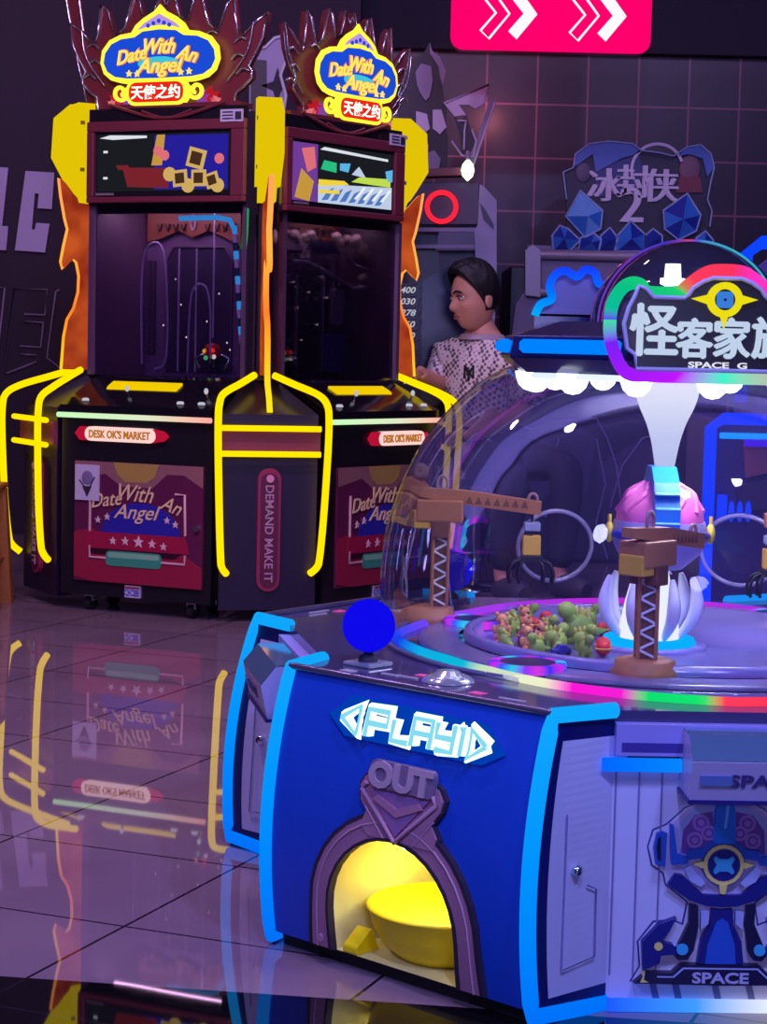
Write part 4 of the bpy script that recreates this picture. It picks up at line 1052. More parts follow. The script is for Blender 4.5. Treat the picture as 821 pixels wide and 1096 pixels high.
# ---- dome shell
DGL = GLASS('dome_acrylic', (240,238,252), 0.75, 0.028, (150,135,225), 0.015, 1.40)
prof = [(0.615,0.001),(0.622,0.03),(0.631,0.08),(0.634,0.12),(0.632,0.17),(0.624,0.235),(0.606,0.30),(0.585,0.355),(0.552,0.42),(0.512,0.475),(0.465,0.525),(0.42,0.56),(0.372,0.585)]
pf = bez([(r,z,0) for r, z in prof], 4)
mb = MB(); mb.lathe([(p.x,p.y) for p in pf], DGL, (0,0,ZT), 96, cap=False); dome = mb.build('dome', DOME, 'large clear acrylic dome')
mb = MB(); mb.lathe([(0.612,0.0),(0.622,0.0),(0.624,0.008),(0.618,0.010),(0.612,0.008),(0.612,0.0)], GLASS('dome_rim', (220,215,250), 1.0, 0.25, (190,180,240)), (0,0,ZT), 96, cap=False); mb.build('dome_rim', dome)
# round hand hatches: clear rings set in the far side of the shell
def shell_point(az, z):
    for (r0, z0), (r1, z1) in zip(prof[:-1], prof[1:]):
        if z0 <= z <= z1:
            r = r0+(r1-r0)*(z-z0)/(z1-z0); return Vector((r*math.sin(az), -r*math.cos(az), ZT+z))
    return Vector((0.63*math.sin(az), -0.63*math.cos(az), ZT+z))
HR = GLASS('hatch_ring', (215,210,245), 1.0, 0.35, (215,205,245), 0.05)
for az in (R(200), R(158)):
    mb = MB()
    mb.tube([shell_point(az+0.155*math.cos(2*PI*k/40), 0.15+0.085*math.sin(2*PI*k/40)) for k in range(40)], 0.006, HR, True, 6)
    mb.build('hatch_ring', dome)
# ---- centre: glowing column, robot figure
fx = at(706, 560, 4.10)-DC
fx.z = 0
mb = MB()
TRUM = E_axis('trumpet_light', [(0,(186,200,236)),(0.5,(206,216,245)),(1,(246,250,255))], 'Z', 0.86, 1.08, 1.0)
TB = at(711, 510, 4.10)-DC
colprof = [(0.018,0.86),(0.019,0.90),(0.024,0.935),(0.031,0.97),(0.042,1.005),(0.058,1.04),(0.066,1.07),(0.066,1.10)]
colprof = [(p.x,p.y) for p in bez([(r,z,0) for r, z in colprof], 4)]
mb.lathe(colprof, TRUM, (TB.x,TB.y,0), 32); mb.build('light_column', DOME, 'white glowing trumpet-shaped column')
fig_at = (fx.x, fx.y, 0)
mb = MB(); pink = P('brain_pink', (232,110,190), 0.35, noise=0.2, nscale=40)
mb.ell((fx.x,fx.y,0.80),(0.092,0.092,0.085), pink, 32, 16)
for k in range(10):
    a = 2*PI*k/10
    mb.tube(bez([(fx.x+0.035*math.cos(a),fx.y+0.035*math.sin(a),0.878),(fx.x+0.07*math.cos(a+0.3),fx.y+0.07*math.sin(a+0.3),0.855),(fx.x+0.088*math.cos(a-0.1),fx.y+0.088*math.sin(a-0.1),0.82)],4), 0.007, pink, n=6)
fig = mb.build('robot_figure', DOME, 'robot figure with a pink brain and blue crest')
mb = MB(); cb = P('crest_blue', (30,130,230), 0.3)
mb.prismx([(-0.115,0.775),(-0.118,0.83),(-0.09,0.885),(-0.04,0.915),(0.03,0.915),(0.08,0.88),(0.10,0.80),(0.08,0.80),(0.0,0.86),(-0.08,0.80)], -0.026, 0.026, cb)
for z in (0.80,0.83,0.86): mb.box(-0.027,0.027,-0.119,-0.10,z,z+0.006, P('crest_light', (120,200,250), 0.3))
mb.M = Matrix.Translation((fx.x,fx.y,0)); mb2 = mb
for i in range(len(mb.v)): mb.v[i] = Vector((mb.v[i].x+fx.x, mb.v[i].y+fx.y, mb.v[i].z))
mb.build('crest', fig, 'blue crest', bevel=0.006)
mb = MB(); mb.M = Matrix.Translation((fx.x,fx.y,0)); fb = P('figure_lilac_body', (150,140,210), 0.35)
mb.lathe([(0.05,0.70),(0.085,0.73),(0.10,0.76),(0.102,0.775),(0.095,0.80)], fb, (0,0,0), 32); mb.lathe([(0.103,0.765),(0.108,0.772),(0.103,0.78)], P('figure_blue_band', (40,60,190), 0.3), (0,0,0), 32)
for sx in (-1,1): mb.ell((sx*0.106,-0.01,0.775),(0.010,0.016,0.022), P('figure_yellow_ear', (220,190,70), 0.4), 12, 8); mb.tube([(sx*0.106,-0.01,0.79),(sx*0.106,-0.01,0.812)], 0.004, P('figure_yellow_ear', (220,190,70), 0.4))
mb.build('head_shell', fig)
FL = E('petal_light', (240,246,255), 1.15); FW = P('petal_white', (226,224,246), 0.35)
mb = MB(); bx = at(694, 690, 4.10)-DC; mb.M = Matrix.Translation((bx.x,bx.y,0))
mb.lathe([(0.066,0.545),(0.062,0.58),(0.052,0.63),(0.042,0.67),(0.034,0.71)], FL, (0,0,0), 28)
core_ = mb.build('lit_base', fig, 'white glowing base')
mb = MB(); mb.M = Matrix.Translation((bx.x,bx.y,0))
for k in range(7):
    a = 2*PI*k/7+0.62; c, s = math.cos(a), math.sin(a)
    path = bez([(0.06*c,0.06*s,0.555),(0.092*c,0.092*s,0.60),(0.098*c,0.098*s,0.64),(0.088*c,0.088*s,0.685)],4)
    mb.tube(path, [0.005+0.010*math.sin(PI*min(1,i/(len(path)-1))) for i in range(len(path))], FW, n=8)
mb.build('petals', fig, 'white upright petals')
mb = MB(); mb.M = Matrix.Translation((bx.x,bx.y,0)); mb.lathe([(0.084,0.536),(0.095,0.536),(0.098,0.545),(0.095,0.554),(0.084,0.554)], E('figure_ring_cyan', (0,170,255), 1.3), (0,0,0), 48); mb.lathe([(0.12,0.534),(0.12,0.540),(0.095,0.541)], fb, (0,0,0), 32, cap=False)
mb.build('ring_light', fig, 'cyan ring light under the figure')
# ---- cranes on the table
TAN = P('crane_tan', (176,112,72), 0.5); TAN_D = P('crane_brown', (120,72,50), 0.5); CB = P('crane_black', (20,16,26), 0.5); CYEL = P('crane_yellow', (220,170,60), 0.45)
def crane(base, mast_dx, top_z, jib_dir, jib_len, cl=True):
    t = MB(); t.lathe([(0.066,0.0),(0.068,0.012),(0.06,0.018),(0.058,0.030),(0.046,0.034),(0.0,0.034)], TAN, (0,0,ZT+0.004), 28)
    o = t.build('crane', DOME, 'small tan tower crane'); o.location = (base.x-DC.x, base.y-DC.y, 0)
    mh = 0.017; mb = MB()
    for sx in (-1,1):
        for sy in (-1,1): mb.tube([(mast_dx+sx*mh,sy*mh,ZT+0.03),(mast_dx+sx*mh,sy*mh,top_z-0.04)], 0.0045, TAN, n=6)
    nn = 11; zz = lambda k: ZT+0.04+(top_z-0.09-ZT)*k/nn
    for k in range(nn):
        s = 1 if k % 2 else -1
        for sy in (-1,1): mb.tube([(mast_dx-s*mh,sy*mh,zz(k)),(mast_dx+s*mh,sy*mh,zz(k+1))], 0.003, WHITE if sy < 0 else TAN, n=4)
        for sx in (-1,1): mb.tube([(mast_dx+sx*mh,-s*mh,zz(k)),(mast_dx+sx*mh,s*mh,zz(k+1))], 0.003, TAN, n=4)
    mb.box(mast_dx-mh*0.8, mast_dx+mh*0.8, -mh*0.8, mh*0.8, ZT+0.03, top_z-0.045, TAN_D)
    mb.build('mast', o)
    c, s = math.cos(jib_dir), math.sin(jib_dir)
    mb = MB(); mb.M = Matrix.Translation((mast_dx,0,top_z)) @ Matrix.Rotation(jib_dir,4,'Z')
    mb.box(-0.055, 0.05, -0.032, 0.032, -0.055, -0.005, TAN, 0.004); mb.box(-0.02, 0.02, -0.034, 0.034, -0.09, -0.05, TAN_D, 0.003); mb.box(-0.06, -0.02, -0.028, 0.028, -0.07, -0.03, CYEL, 0.003)
    mb.build('cab', o)
    mb = MB(); mb.M = Matrix.Translation((mast_dx,0,top_z)) @ Matrix.Rotation(jib_dir,4,'Z') @ Matrix.Rotation(R(3),4,'Y')
    mb.prism([(-0.07,0.0),(-0.07,0.018),(0.05,0.020),(jib_len,0.008),(jib_len,-0.022),(0.05,-0.012)], -0.016, 0.016, TAN)
    for k in range(7):
        xx = 0.055+(jib_len-0.08)*k/7; w2 = (jib_len-0.08)/7
        mb.add([(xx,-0.0168,-0.009),(xx+w2*0.8,-0.0168,-0.009),(xx+w2*0.4,-0.0168,0.009)], [(0,1,2)], TAN_D)
    mb.tube([(0.0+0.012*math.cos(a),0,0.03+0.018*math.sin(a)) for a in [2*PI*i/14 for i in range(14)]], 0.004, P('crane_ring', (150,120,120), 0.4), True, 6)
    mb.tube([(jib_len-0.02+0.010*math.cos(a),0,0.012+0.012*math.sin(a)) for a in [2*PI*i/14 for i in range(14)]], 0.004, P('crane_ring', (150,120,120), 0.4), True, 6)
    mb.build('jib', o)
    if cl:
        mb = MB(); mb.M = Matrix.Translation((mast_dx+c*(jib_len-0.02),s*(jib_len-0.02),top_z-0.02))
        mb.tube([(0,0,0),(0,0,-0.06)], 0.003, CB, n=5); mb.box(-0.02,0.02,-0.016,0.016,-0.105,-0.06, CYEL, 0.003); mb.box(-0.024,0.024,-0.018,0.018,-0.122,-0.105, CB, 0.002); mb.box(-0.018,0.018,-0.018,0.018,-0.05,-0.03, P('claw_grey',(150,160,190),0.3),0.003)
        for x in (-0.05,-0.028,0.028,0.05):
            for y in (-0.012,0.012):
                mb.tube(bez([(x*0.3,y,-0.115),(x*0.8,y*1.4,-0.122),(x,y*1.6,-0.145),(x*0.95,y*1.2,-0.168)],3), 0.0038, CB, n=5)
        mb.build('grabber', o, 'yellow grabber with black prongs')
    return o
crane(atz(457, 663, ZT+0.006), 0.026, 0.815, R(-4), 0.225)
crane(atz(690, 722, ZT+0.006), 0.0, 0.80, R(48), 0.17, False)
crane(Vector((DC.x+0.40, DC.y+0.22, 0)), 0.0, 0.80, R(176), 0.18)
# ---- canopy with lamps and sign
CZ = 1.105
mb = MB(); CAN = P('canopy_navy', (30,32,90), 0.22)
cpoly = lambda r, a0=0.0: [(r*math.cos(2*PI*k/8+PI/8+a0), r*math.sin(2*PI*k/8+PI/8+a0)) for k in range(8)]
def frus(r0, r1, z0, z1, m):
    a, b = cpoly(r0), cpoly(r1)
    vs = [(x,y,z0) for x,y in a]+[(x,y,z1) for x,y in b]
    mb.add(vs, [(k,(k+1)%8,8+(k+1)%8,8+k) for k in range(8)]+[list(range(7,-1,-1)), list(range(8,16))], m)
frus(0.375, 0.415, CZ, CZ+0.03, CAN); frus(0.415, 0.405, CZ+0.03, CZ+0.075, CAN); frus(0.40, 0.30, CZ+0.075, CZ+0.105, P('canopy_top', (44,40,70), 0.15))
can = mb.build('canopy', DOME, 'octagonal navy canopy with white lamps', bevel=0.003)
for k in range(8):
    a = cpoly(0.417); p, q = Vector((*a[k],CZ+0.053)), Vector((*a[(k+1)%8],CZ+0.053))
    if abs(p.y+q.y) > 0.75 and (p.y+q.y) < 0: continue
    mb = MB(); d = (q-p)*0.12; mb.tube([p+d, q-d], 0.014, E('canopy_bar_blue', (0,120,255), 1.2), n=6); mb.build('neon_bar', can, 'blue neon bar')
LAMPW = E('canopy_lamp', (240,248,255), 3.2)
for k in range(14):
    a = 2*PI*k/14+PI/14
    mb = MB(); c = (0.33*math.cos(a), 0.33*math.sin(a), CZ-0.012)
    mb.lathe([(0.0,-0.030),(0.014,-0.027),(0.026,-0.016),(0.032,0.0),(0.034,0.012)], LAMPW, c, 20)
    mb.build('lamp', can, 'round white lamp')
mb = MB(); mb.tube([(0.345*math.cos(2*PI*k/64), 0.345*math.sin(2*PI*k/64), CZ-0.006) for k in range(64)], 0.006, E('canopy_led_line', (225,240,255), 1.4), True, 6); mb.build('led_line', can, 'white LED line')
# clear bubble on the canopy with iridescent edge and a bulb
mb = MB(); bp = [(0.205*math.cos(t_), 0.175*math.sin(t_)) for t_ in [PI/2*i/12 for i in range(13)]]
mb.lathe(bp, GLASS('bubble_acrylic', (225,225,248), 1.0, 0.05, (170,160,210), 0.03, 1.4), (0.0,0.02,CZ+0.105), 48, cap=False); bub = mb.build('bubble', DOME, 'clear bubble on top of the canopy')
IR = E_radial('bubble_edge_rainbow', [(0,(60,60,220)),(0.2,(240,60,120)),(0.4,(60,200,220)),(0.6,(90,80,240)),(0.8,(230,70,140)),(1,(60,60,220))], 0.8)
mb = MB()
for tilt in (R(18), R(-35)):
    Mx = Matrix.Translation((0,0.02,CZ+0.105)) @ Matrix.Rotation(tilt,4,'Z')
    mb.tube([Mx @ Vector((0.205*math.cos(t_), 0.0, 0.177*math.sin(t_))) for t_ in [PI*i/32 for i in range(33)]], 0.0022, IR, n=6)
mb.build('bubble_seam', bub, 'rainbow lit seam of the bubble')
mb = MB(); pz = at(720, 298, 4.13)-DC; mb.lathe([(0.0,0.03),(0.016,0.03),(0.018,0.0),(0.026,0.0),(0.026,-0.012),(0.016,-0.016),(0.016,-0.05),(0.0,-0.05)][::-1], LAMPW, (pz.x, 0.0, pz.z), 16)
mb.tube([(pz.x,0,CZ+0.10),(pz.x,0,pz.z-0.04)], 0.008, WHITE); mb.build('bulb', bub, 'white bulb')
# cloud-shaped neon board behind the canopy edge
mb = MB(); YC = 4.33
cl = [(572,338),(578,326),(590,320),(588,306),(594,294),(604,290),(612,294),(618,296),(626,289),(636,292),(640,303),(650,306),(652,340)]
w_ = [(at(x,y,YC)-DC) for x, y in cl]
mb.prism([(p.x,p.z) for p in w_], YC-DC.y, YC-DC.y+0.015, P('cloud_board_lilac', (120,108,160), 0.5)); cb_ = mb.build('cloud_board', DOME, 'lilac cloud-shaped board')
mb = MB(); mb.tube(bez([(p.x,p.y-0.012,p.z) for p in w_[:-1]],5), 0.009, E_axis('cloud_neon', [(0,(0,170,235)),(0.5,(0,110,255)),(1,(20,60,255))], 'Z', 1.22, 1.33, 1.1)); mb.build('cloud_neon', cb_, 'blue neon outline')
mb = MB(); mb.box(w_[0].x, w_[-1].x, YC-DC.y, YC-DC.y+0.02, CZ+0.07, w_[0].z+0.005, CAN); mb.build('board_foot', cb_)
# the sign
YS = 3.71
zs_ = lambda pts: [(at(640+x/4.536, 280+y/4.536, YS)-DC) for x, y in pts]
left = [(200,118),(232,130),(258,158),(268,172),(420,178),(440,160),(462,128),(510,98),(560,80)]
pl_ = [(185,520),(180,450),(140,420),(125,300),(150,220),(180,165)]
P2 = zs_(pl_ + left)
cxs = (at(777, 340, YS)-DC).x
right_ = [(2*cxs-p.x, p.z) for p in reversed(P2)]
outl_ = [(p.x, p.z) for p in P2] + right_
mb = MB(); SB = P('sign_board_black', (24,20,36), 0.3)
mb.prism(outl_, YS-DC.y, YS-DC.y+0.035, SB)
sg = mb.build('sign_board', DOME, 'black sign board with bright lettering', bevel=0.003)
mb = MB(); mb.tube([(x,YS-DC.y-0.004,z) for x, z in outl_], 0.0042, P('sign_edge_lilac', (190,180,225), 0.3), True, 6); mb.build('sign_edge', sg)
np_ = zs_([(300,556),(240,552),(170,550),(122,520),(84,445),(64,370),(62,290),(75,205),(115,135),(165,104),(212,112),(248,148),(390,148),(440,116),(510,66),(570,44)])
np_ = [(p.x, p.z) for p in np_]
ring_ = [(p.x, p.y) for p in bez([(x, z, 0) for x, z in np_ + [(2*cxs-x, z) for x, z in reversed(np_)]], 4)]
mb = MB(); csx, csz = cxs, (at(777,345,YS)-DC).z
mb.tube([(x,YS-DC.y+0.012,z) for x, z in ring_], 0.0125, E_radial('sign_border_neon', [(0,(60,220,160)),(0.03,(120,30,240)),(0.14,(190,20,250)),(0.25,(60,240,200)),(0.5,(250,60,120)),(0.66,(250,50,200)),(0.735,(255,50,90)),(0.86,(250,60,90)),(0.89,(210,120,80)),(0.91,(30,205,110)),(0.95,(10,190,130)),(0.985,(10,185,150)),(1.0,(90,60,240))], 1.05, 1.0, 'XZ', (csx,0,csz)), True, 8)
mb.build('sign_neon', sg, 'rainbow neon border of the sign')
mb = MB(); yF = YS-DC.y
LT = E('sign_lettering_ice', (196,214,240), 0.95); LTD = P('sign_lettering_shadow', (70,80,130), 0.4)
for i, ch in enumerate('怪客家族'):
    px = (700, 743, 783, 825)[i]; py = (353, 362, 362, 362)[i]; sz = (0.104, 0.078, 0.080, 0.082)[i]
    p = at(px, py, YS)-DC
    mb.text(ch, sz, p.x+0.003, yF, p.z-0.003, LTD, 0.004, bold=0.0, sx=0.9)
    for ox_, oz_ in ((0,0),(0.0028,0),(-0.0028,0),(0,0.0022),(0,-0.0022)): mb.text(ch, sz, p.x+ox_, yF-0.006-abs(ox_)*0.05-oz_*0.03, p.z+oz_, LT, 0.006, bold=0.0, sx=0.9)
p = at(768, 391, YS)-DC
mb.text('SPACE  G', 0.0155, p.x, yF, p.z, E('sign_small_lettering', (225,225,245), 1.0), 0.004, bold=0.03, sx=1.75)
mb.build('sign_lettering', sg, 'pale blue sign lettering')
mb = MB(); p = at(775, 321, YS)-DC
YEL = E('sign_badge_yellow', (236,222,20), 1.0)
mb.ringxz(p.x, p.z, 0.020, 0.033, yF-0.016, yF, YEL); mb.disc(p.x, p.z, 0.021, yF-0.008, yF, INK); mb.prism(rrect(p.x-0.0155,p.x+0.0155,p.z-0.0155,p.z+0.0155,0.006), yF-0.013, yF-0.004, E('sign_badge_blue', (60,130,225), 0.9)); mb.disc(p.x,p.z,0.003,yF-0.015,yF-0.01,INK,8)
for sx in (-1,1): mb.prism([(p.x+sx*0.028,p.z+0.010),(p.x+sx*0.062,p.z+0.001),(p.x+sx*0.028,p.z-0.010)], yF-0.014, yF, YEL)
mb.prism([(p.x-0.007,p.z-0.03),(p.x+0.007,p.z-0.03),(p.x,p.z-0.054)], yF-0.014, yF, YEL)
mb.build('sign_badge', sg, 'yellow ring badge with a blue centre')
for sx in (-0.15, 0.15):
    mb = MB(); mb.box(cxs+sx-0.02, cxs+sx+0.02, yF+0.034, yF+0.07, CZ+0.0, CZ+0.09, CAN); mb.build('sign_bracket', sg)
# ---- prizes lying in the basin: every one is its own thing
def toy_dino(mb, m, m2, k=1.0):
    mb.ell((0,0,0.020*k),(0.020*k,0.014*k,0.017*k), m); mb.ell((0.02*k,0,0.042*k),(0.012*k,0.010*k,0.011*k), m); mb.tube([(0.008*k,0,0.025*k),(0.018*k,0,0.038*k)], 0.008*k, m); mb.tube([(-0.012*k,0,0.018*k),(-0.03*k,0,0.012*k),(-0.042*k,0.004*k,0.014*k)], [0.009*k,0.006*k,0.002*k], m)
    for sx in (-0.008,0.010):
        for sy in (-0.008,0.008): mb.tube([(sx*k,sy*k,0.014*k),(sx*k,sy*k,0.0)], 0.005*k, m)
    for q in range(4): mb.ell(((-0.016+0.010*q)*k,0,(0.037+0.002*q)*k),(0.004*k,0.003*k,0.006*k), m2)
def toy_bear(mb, m, m2, k=1.0):
    mb.ell((0,0,0.016*k),(0.015*k,0.013*k,0.016*k), m); mb.ell((0,0,0.040*k),(0.013*k,0.012*k,0.012*k), m)
    for s in (-1,1): mb.ell((s*0.010*k,0,0.051*k),(0.005*k,0.004*k,0.005*k), m); mb.ell((s*0.015*k,-0.004*k,0.020*k),(0.005*k,0.005*k,0.009*k), m); mb.ell((s*0.009*k,-0.010*k,0.005*k),(0.006*k,0.008*k,0.006*k), m)
    mb.ell((0,-0.011*k,0.037*k),(0.005*k,0.004*k,0.004*k), m2)
def toy_ball(mb, m, m2, k=1.0):
    mb.ell((0,0,0.017*k),(0.017*k,0.017*k,0.017*k), m)
    mb.tube([(0.0172*k*math.cos(a),0.0172*k*math.sin(a),0.017*k) for a in [2*PI*i/16 for i in range(16)]], 0.0022*k, m2, True, 5)
def toy_car(mb, m, m2, k=1.0):
    mb.prism([(-0.024*k,0.005*k),(-0.024*k,0.016*k),(-0.012*k,0.018*k),(-0.006*k,0.028*k),(0.010*k,0.028*k),(0.016*k,0.018*k),(0.025*k,0.015*k),(0.025*k,0.005*k)], -0.011*k, 0.011*k, m)
    for sx in (-0.014,0.014):
        for sy in (-0.012,0.012): mb.lathe([(0.006*k,-0.002*k),(0.006*k,0.002*k)], m2, (0,0,0), 10) if False else mb.tube([(sx*k,sy*k-0.002*k,0.006*k),(sx*k,sy*k+0.002*k,0.006*k)], 0.006*k, m2)
GR = P('toy_green', (150,178,70), 0.5); GR2 = P('toy_lime', (214,206,90), 0.5); RD = P('toy_red', (226,50,50), 0.45); YL = P('toy_yellow', (240,180,70), 0.45); BLt = P('toy_blue', (56,56,150), 0.45); TN = P('toy_tan', (222,150,96), 0.5); DK = P('toy_dark', (40,30,50), 0.5)
kinds = {
    'toy_dinosaur': (toy_dino, GR, GR2, 'small green toy dinosaur heaped in the basin under the dome', 'toy dinosaur', 'green toy dinosaurs in the basin'),
    'toy_bear': (toy_bear, TN, DK, 'small tan toy bear heaped in the basin under the dome', 'toy bear', 'tan toy bears in the basin'),
    'toy_ball': (toy_ball, RD, YL, 'small red toy ball heaped in the basin under the dome', 'toy ball', 'red toy balls in the basin'),
    'toy_car': (toy_car, BLt, DK, 'small blue toy car heaped in the basin under the dome', 'toy car', 'blue toy cars in the basin'),
}
proto = {}
def place_toy(kind, loc, rz, k):
    fn, m, m2, lab, cat, grp = kinds[kind]
    if kind not in proto:
        mb = MB(); fn(mb, m, m2); o = mb.build(kind); tag(o, lab, cat, grp); proto[kind] = o
    else:
        o = proto[kind].copy(); COL.objects.link(o)
    o.location = loc; o.rotation_euler = (0, 0, rz); o.scale = (k,k,k)
    return o
rnd = random.Random(11)
spots = []
for px, py, kind in ((527,672,'toy_dinosaur'),(537,668,'toy_dinosaur'),(541,682,'toy_bear'),(551,690,'toy_bear'),(556,680,'toy_dinosaur'),(562,676,'toy_ball'),(567,688,'toy_ball'),(571,682,'toy_bear'),(558,695,'toy_bear'),(578,690,'toy_car'),
                     (586,686,'toy_car'),(593,690,'toy_bear'),(598,680,'toy_car'),(604,694,'toy_dinosaur'),(611,686,'toy_dinosaur'),(617,680,'toy_bear'),(610,698,'toy_dinosaur'),(622,690,'toy_dinosaur'),(628,682,'toy_ball'),(634,695,'toy_ball'),
                     (640,688,'toy_ball'),(600,700,'toy_car'),(590,700,'toy_dinosaur'),(575,698,'toy_bear'),(633,678,'toy_dinosaur'),(645,680,'toy_ball'),(545,694,'toy_dinosaur'),(583,676,'toy_car'),(606,672,'toy_bear'),(620,672,'toy_dinosaur'),
                     (568,668,'toy_ball'),(549,672,'toy_bear'),(593,672,'toy_car'),(627,702,'toy_dinosaur'),(640,702,'toy_ball')):
    w = atz(px, py, ZT+0.006)
    spots.append((kind, Vector((w.x, w.y, ZT+0.005))))
ks = [rnd.uniform(0.8, 1.05) for _ in spots]
big = atz(618, 688, ZT+0.005)
pos = [Vector((p.x, p.y)) for _, p in spots]
fixed = Vector((big.x, big.y)); rb = 0.06; fig2 = Vector((DC.x+bx.x, DC.y+bx.y))
rad = {'toy_dinosaur': 0.030, 'toy_bear': 0.021, 'toy_ball': 0.020, 'toy_car': 0.027}
for _ in range(400):
    for i in range(len(pos)):
        for j in range(len(pos)):
            if i == j: continue
            d = pos[i]-pos[j]; m_ = rad[spots[i][0]]*ks[i]+rad[spots[j][0]]*ks[j]
            if d.length < m_: pos[i] += d.normalized()*(m_-d.length)*0.5 if d.length > 1e-6 else Vector((0.001*i, 0.0007*j))
        for c_, r_ in ((fixed, rb), (fig2, 0.135), (Vector((c2.location.x+DC.x, c2.location.y+DC.y)), 0.085), (Vector((c1.location.x+DC.x, c1.location.y+DC.y)), 0.085)):
            d = pos[i]-c_
            if d.length < r_+rad[spots[i][0]]*ks[i]: pos[i] = c_+d.normalized()*(r_+rad[spots[i][0]]*ks[i])
        d = pos[i]-Vector((DC.x, DC.y)); lim = 0.415-rad[spots[i][0]]*ks[i]
        if d.length > lim: pos[i] = Vector((DC.x, DC.y))+d.normalized()*lim
for (kind, _), p, k in zip(spots, pos, ks):
    place_toy(kind, (p.x, p.y, ZT+0.0052), rnd.uniform(0, 6.28), k)
o = place_toy('toy_dinosaur', (big.x, big.y, ZT+0.0052), R(215), 1.7); tag(o, 'tall green toy dinosaur rising above the heap of toys', 'toy dinosaur', 'green toy dinosaurs in the basin')
# ------------------------------------------------------------------ score machine behind the man
GREYV = P('grey_violet_panel', (140,128,172), 0.45); DKV = P('dark_violet_body', (52,42,80), 0.4)
YB = 10.2
def zz(x, y, Y=YB): p = at(x, y, Y); return (p.x, p.z)
t = thing('score_machine', 'tall dark arcade machine with a red ring light and a list of scores', 'arcade machine', (at(470,300,YB).x, YB, 0))
ox = t.location.x
L_ = lambda pts, Y=YB: [(a-ox, b) for a, b in (zz(x, y, Y) for x, y in pts)]
mb = MB(); pts = L_([(405,193),(532,193),(532,420)])
x0, x1 = pts[0][0], L_([(512,300)])[0][0]; ztop = pts[0][1]
mb.box(x0, x1, 0.05, 0.75, 0.0, ztop, DKV); mb.build('cabinet', t, bevel=0.01)
mb = MB(); mb.prism(L_([(440,190),(506,188),(506,180),(440,182)]), -0.06, 0.1, P('score_shelf_red', (120,62,78), 0.5)); mb.prism(L_([(440,196),(512,196),(512,240),(440,240)]), -0.01, 0.06, P('score_speaker_panel', (70,52,92), 0.45))
for y in (244, 262): mb.prism(L_([(438,y),(512,y),(512,y+4),(438,y+4)]), -0.02, 0.06, GREYV)
mb.prism(L_([(470,246),(512,246),(512,268),(466,268)]), -0.015, 0.06, P('score_violet', (92,80,124), 0.4))
mb.build('head_panel', t)
mb = MB(); c = L_([(472.5,222)])[0]; mb.tube([(c[0]+0.074*math.cos(a),-0.03,c[1]+0.074*math.sin(a)) for a in [2*PI*k/40 for k in range(40)]], 0.0125, E('red_ring_neon', (255,34,56), 1.25), True, 8); mb.build('ring_light', t, 'red ring light')
mb = MB(); side = [(513,198),(517,200),(531,215),(531,290),(526,420),(505,420),(511,330),(508,262),(507,250),(511,240)]
mb.prism(L_(side), -0.05, 0.0, P('score_side_white', (150,142,186), 0.45)); mb.prism(L_([(513,218),(519,225),(528,241),(528,247),(517,236)]), -0.055, -0.05, DKV); mb.build('side_wing', t, 'pale side wing', bevel=0.004)
mb = MB(); mb.prism(L_([(405,268),(470,268),(470,470),(405,470)]), 0.03, 0.06, P('score_board_dark', (24,26,48), 0.25))
ln = P('score_line', (110,112,150), 0.4)
vals = ['500','400','030','278','160','100','90','60','30','10']
for k, v in enumerate(vals):
    y = 292+12.2*k
    a = L_([(405,y),(446,y),(451,y-10)])
    mb.tube([(q[0],0.025,q[1]) for q in a], 0.004, ln, n=4)
    p = L_([(437,y+6)])[0]
    if k > 0: mb.text(v, 0.044, p[0], 0.03, p[1], E('score_digit_light', (206,206,224), 0.75), 0.004, shear=0.25, bold=0.02, sx=1.15)
mb.build('score_list', t, 'list of white score numbers')
mb = MB(); rk = L_([(452,300),(500,275),(508,330),(500,420),(450,440)]); mb.prism(rk, 0.02, 0.05, P('score_screen_blue', (34,38,74), 0.2)); mb.build('lower_screen', t)
# cut-out figure board on top: plain grey hooded head and slanted blades
mb = MB(); gb = P('cutout_grey', (130,118,158), 0.55); gb2 = P('cutout_pale', (190,180,216), 0.55); gd = P('cutout_dark', (38,28,52), 0.55)
z6 = lambda pts: [(440+x/6.45, 30+y/6.45) for x, y in pts]
mb.prism(L_(z6([(-60,240),(40,190),(90,160),(130,90),(150,150),(200,190),(240,290),(220,420),(250,560),(240,680),(260,760),(250,990),(-120,1000)])), 0.04, 0.07, gd)
mb.prism(L_(z6([(130,95),(145,150),(200,195),(240,290),(220,400),(200,330),(190,260),(130,170)])), 0.02, 0.045, gb)
mb.prism(L_(z6([(30,300),(70,240),(140,260),(150,360),(130,470),(100,500),(60,440),(40,380)])), 0.02, 0.045, gb)
mb.prism(L_(z6([(35,570),(110,590),(130,690),(70,750),(35,720)])), 0.02, 0.045, gb2); mb.prism(L_(z6([(150,560),(210,560),(245,680),(200,730),(150,690)])), 0.02, 0.045, gb2)
mb.prism(L_(z6([(65,800),(120,800),(115,950),(50,990)])), 0.015, 0.045, gb2); mb.prism(L_(z6([(110,860),(160,840),(205,900),(190,990),(90,1010)])), 0.02, 0.045, gb)
mb.build('cutout_figure', t, 'grey hooded cut-out figure')
mb = MB(); mb.prism(L_(z6([(225,520),(540,390),(510,520),(440,560),(400,530),(330,530),(380,600),(300,610)])), 0.0, 0.03, gb2)
mb.prism(L_(z6([(540,500),(580,510),(430,950),(400,890),(450,780)])), 0.0, 0.03, gb)
mb.prism(L_(z6([(225,520),(300,610),(330,700),(360,860),(400,890),(440,780),(410,690),(380,600),(330,640)])), 0.005, 0.03, gd)
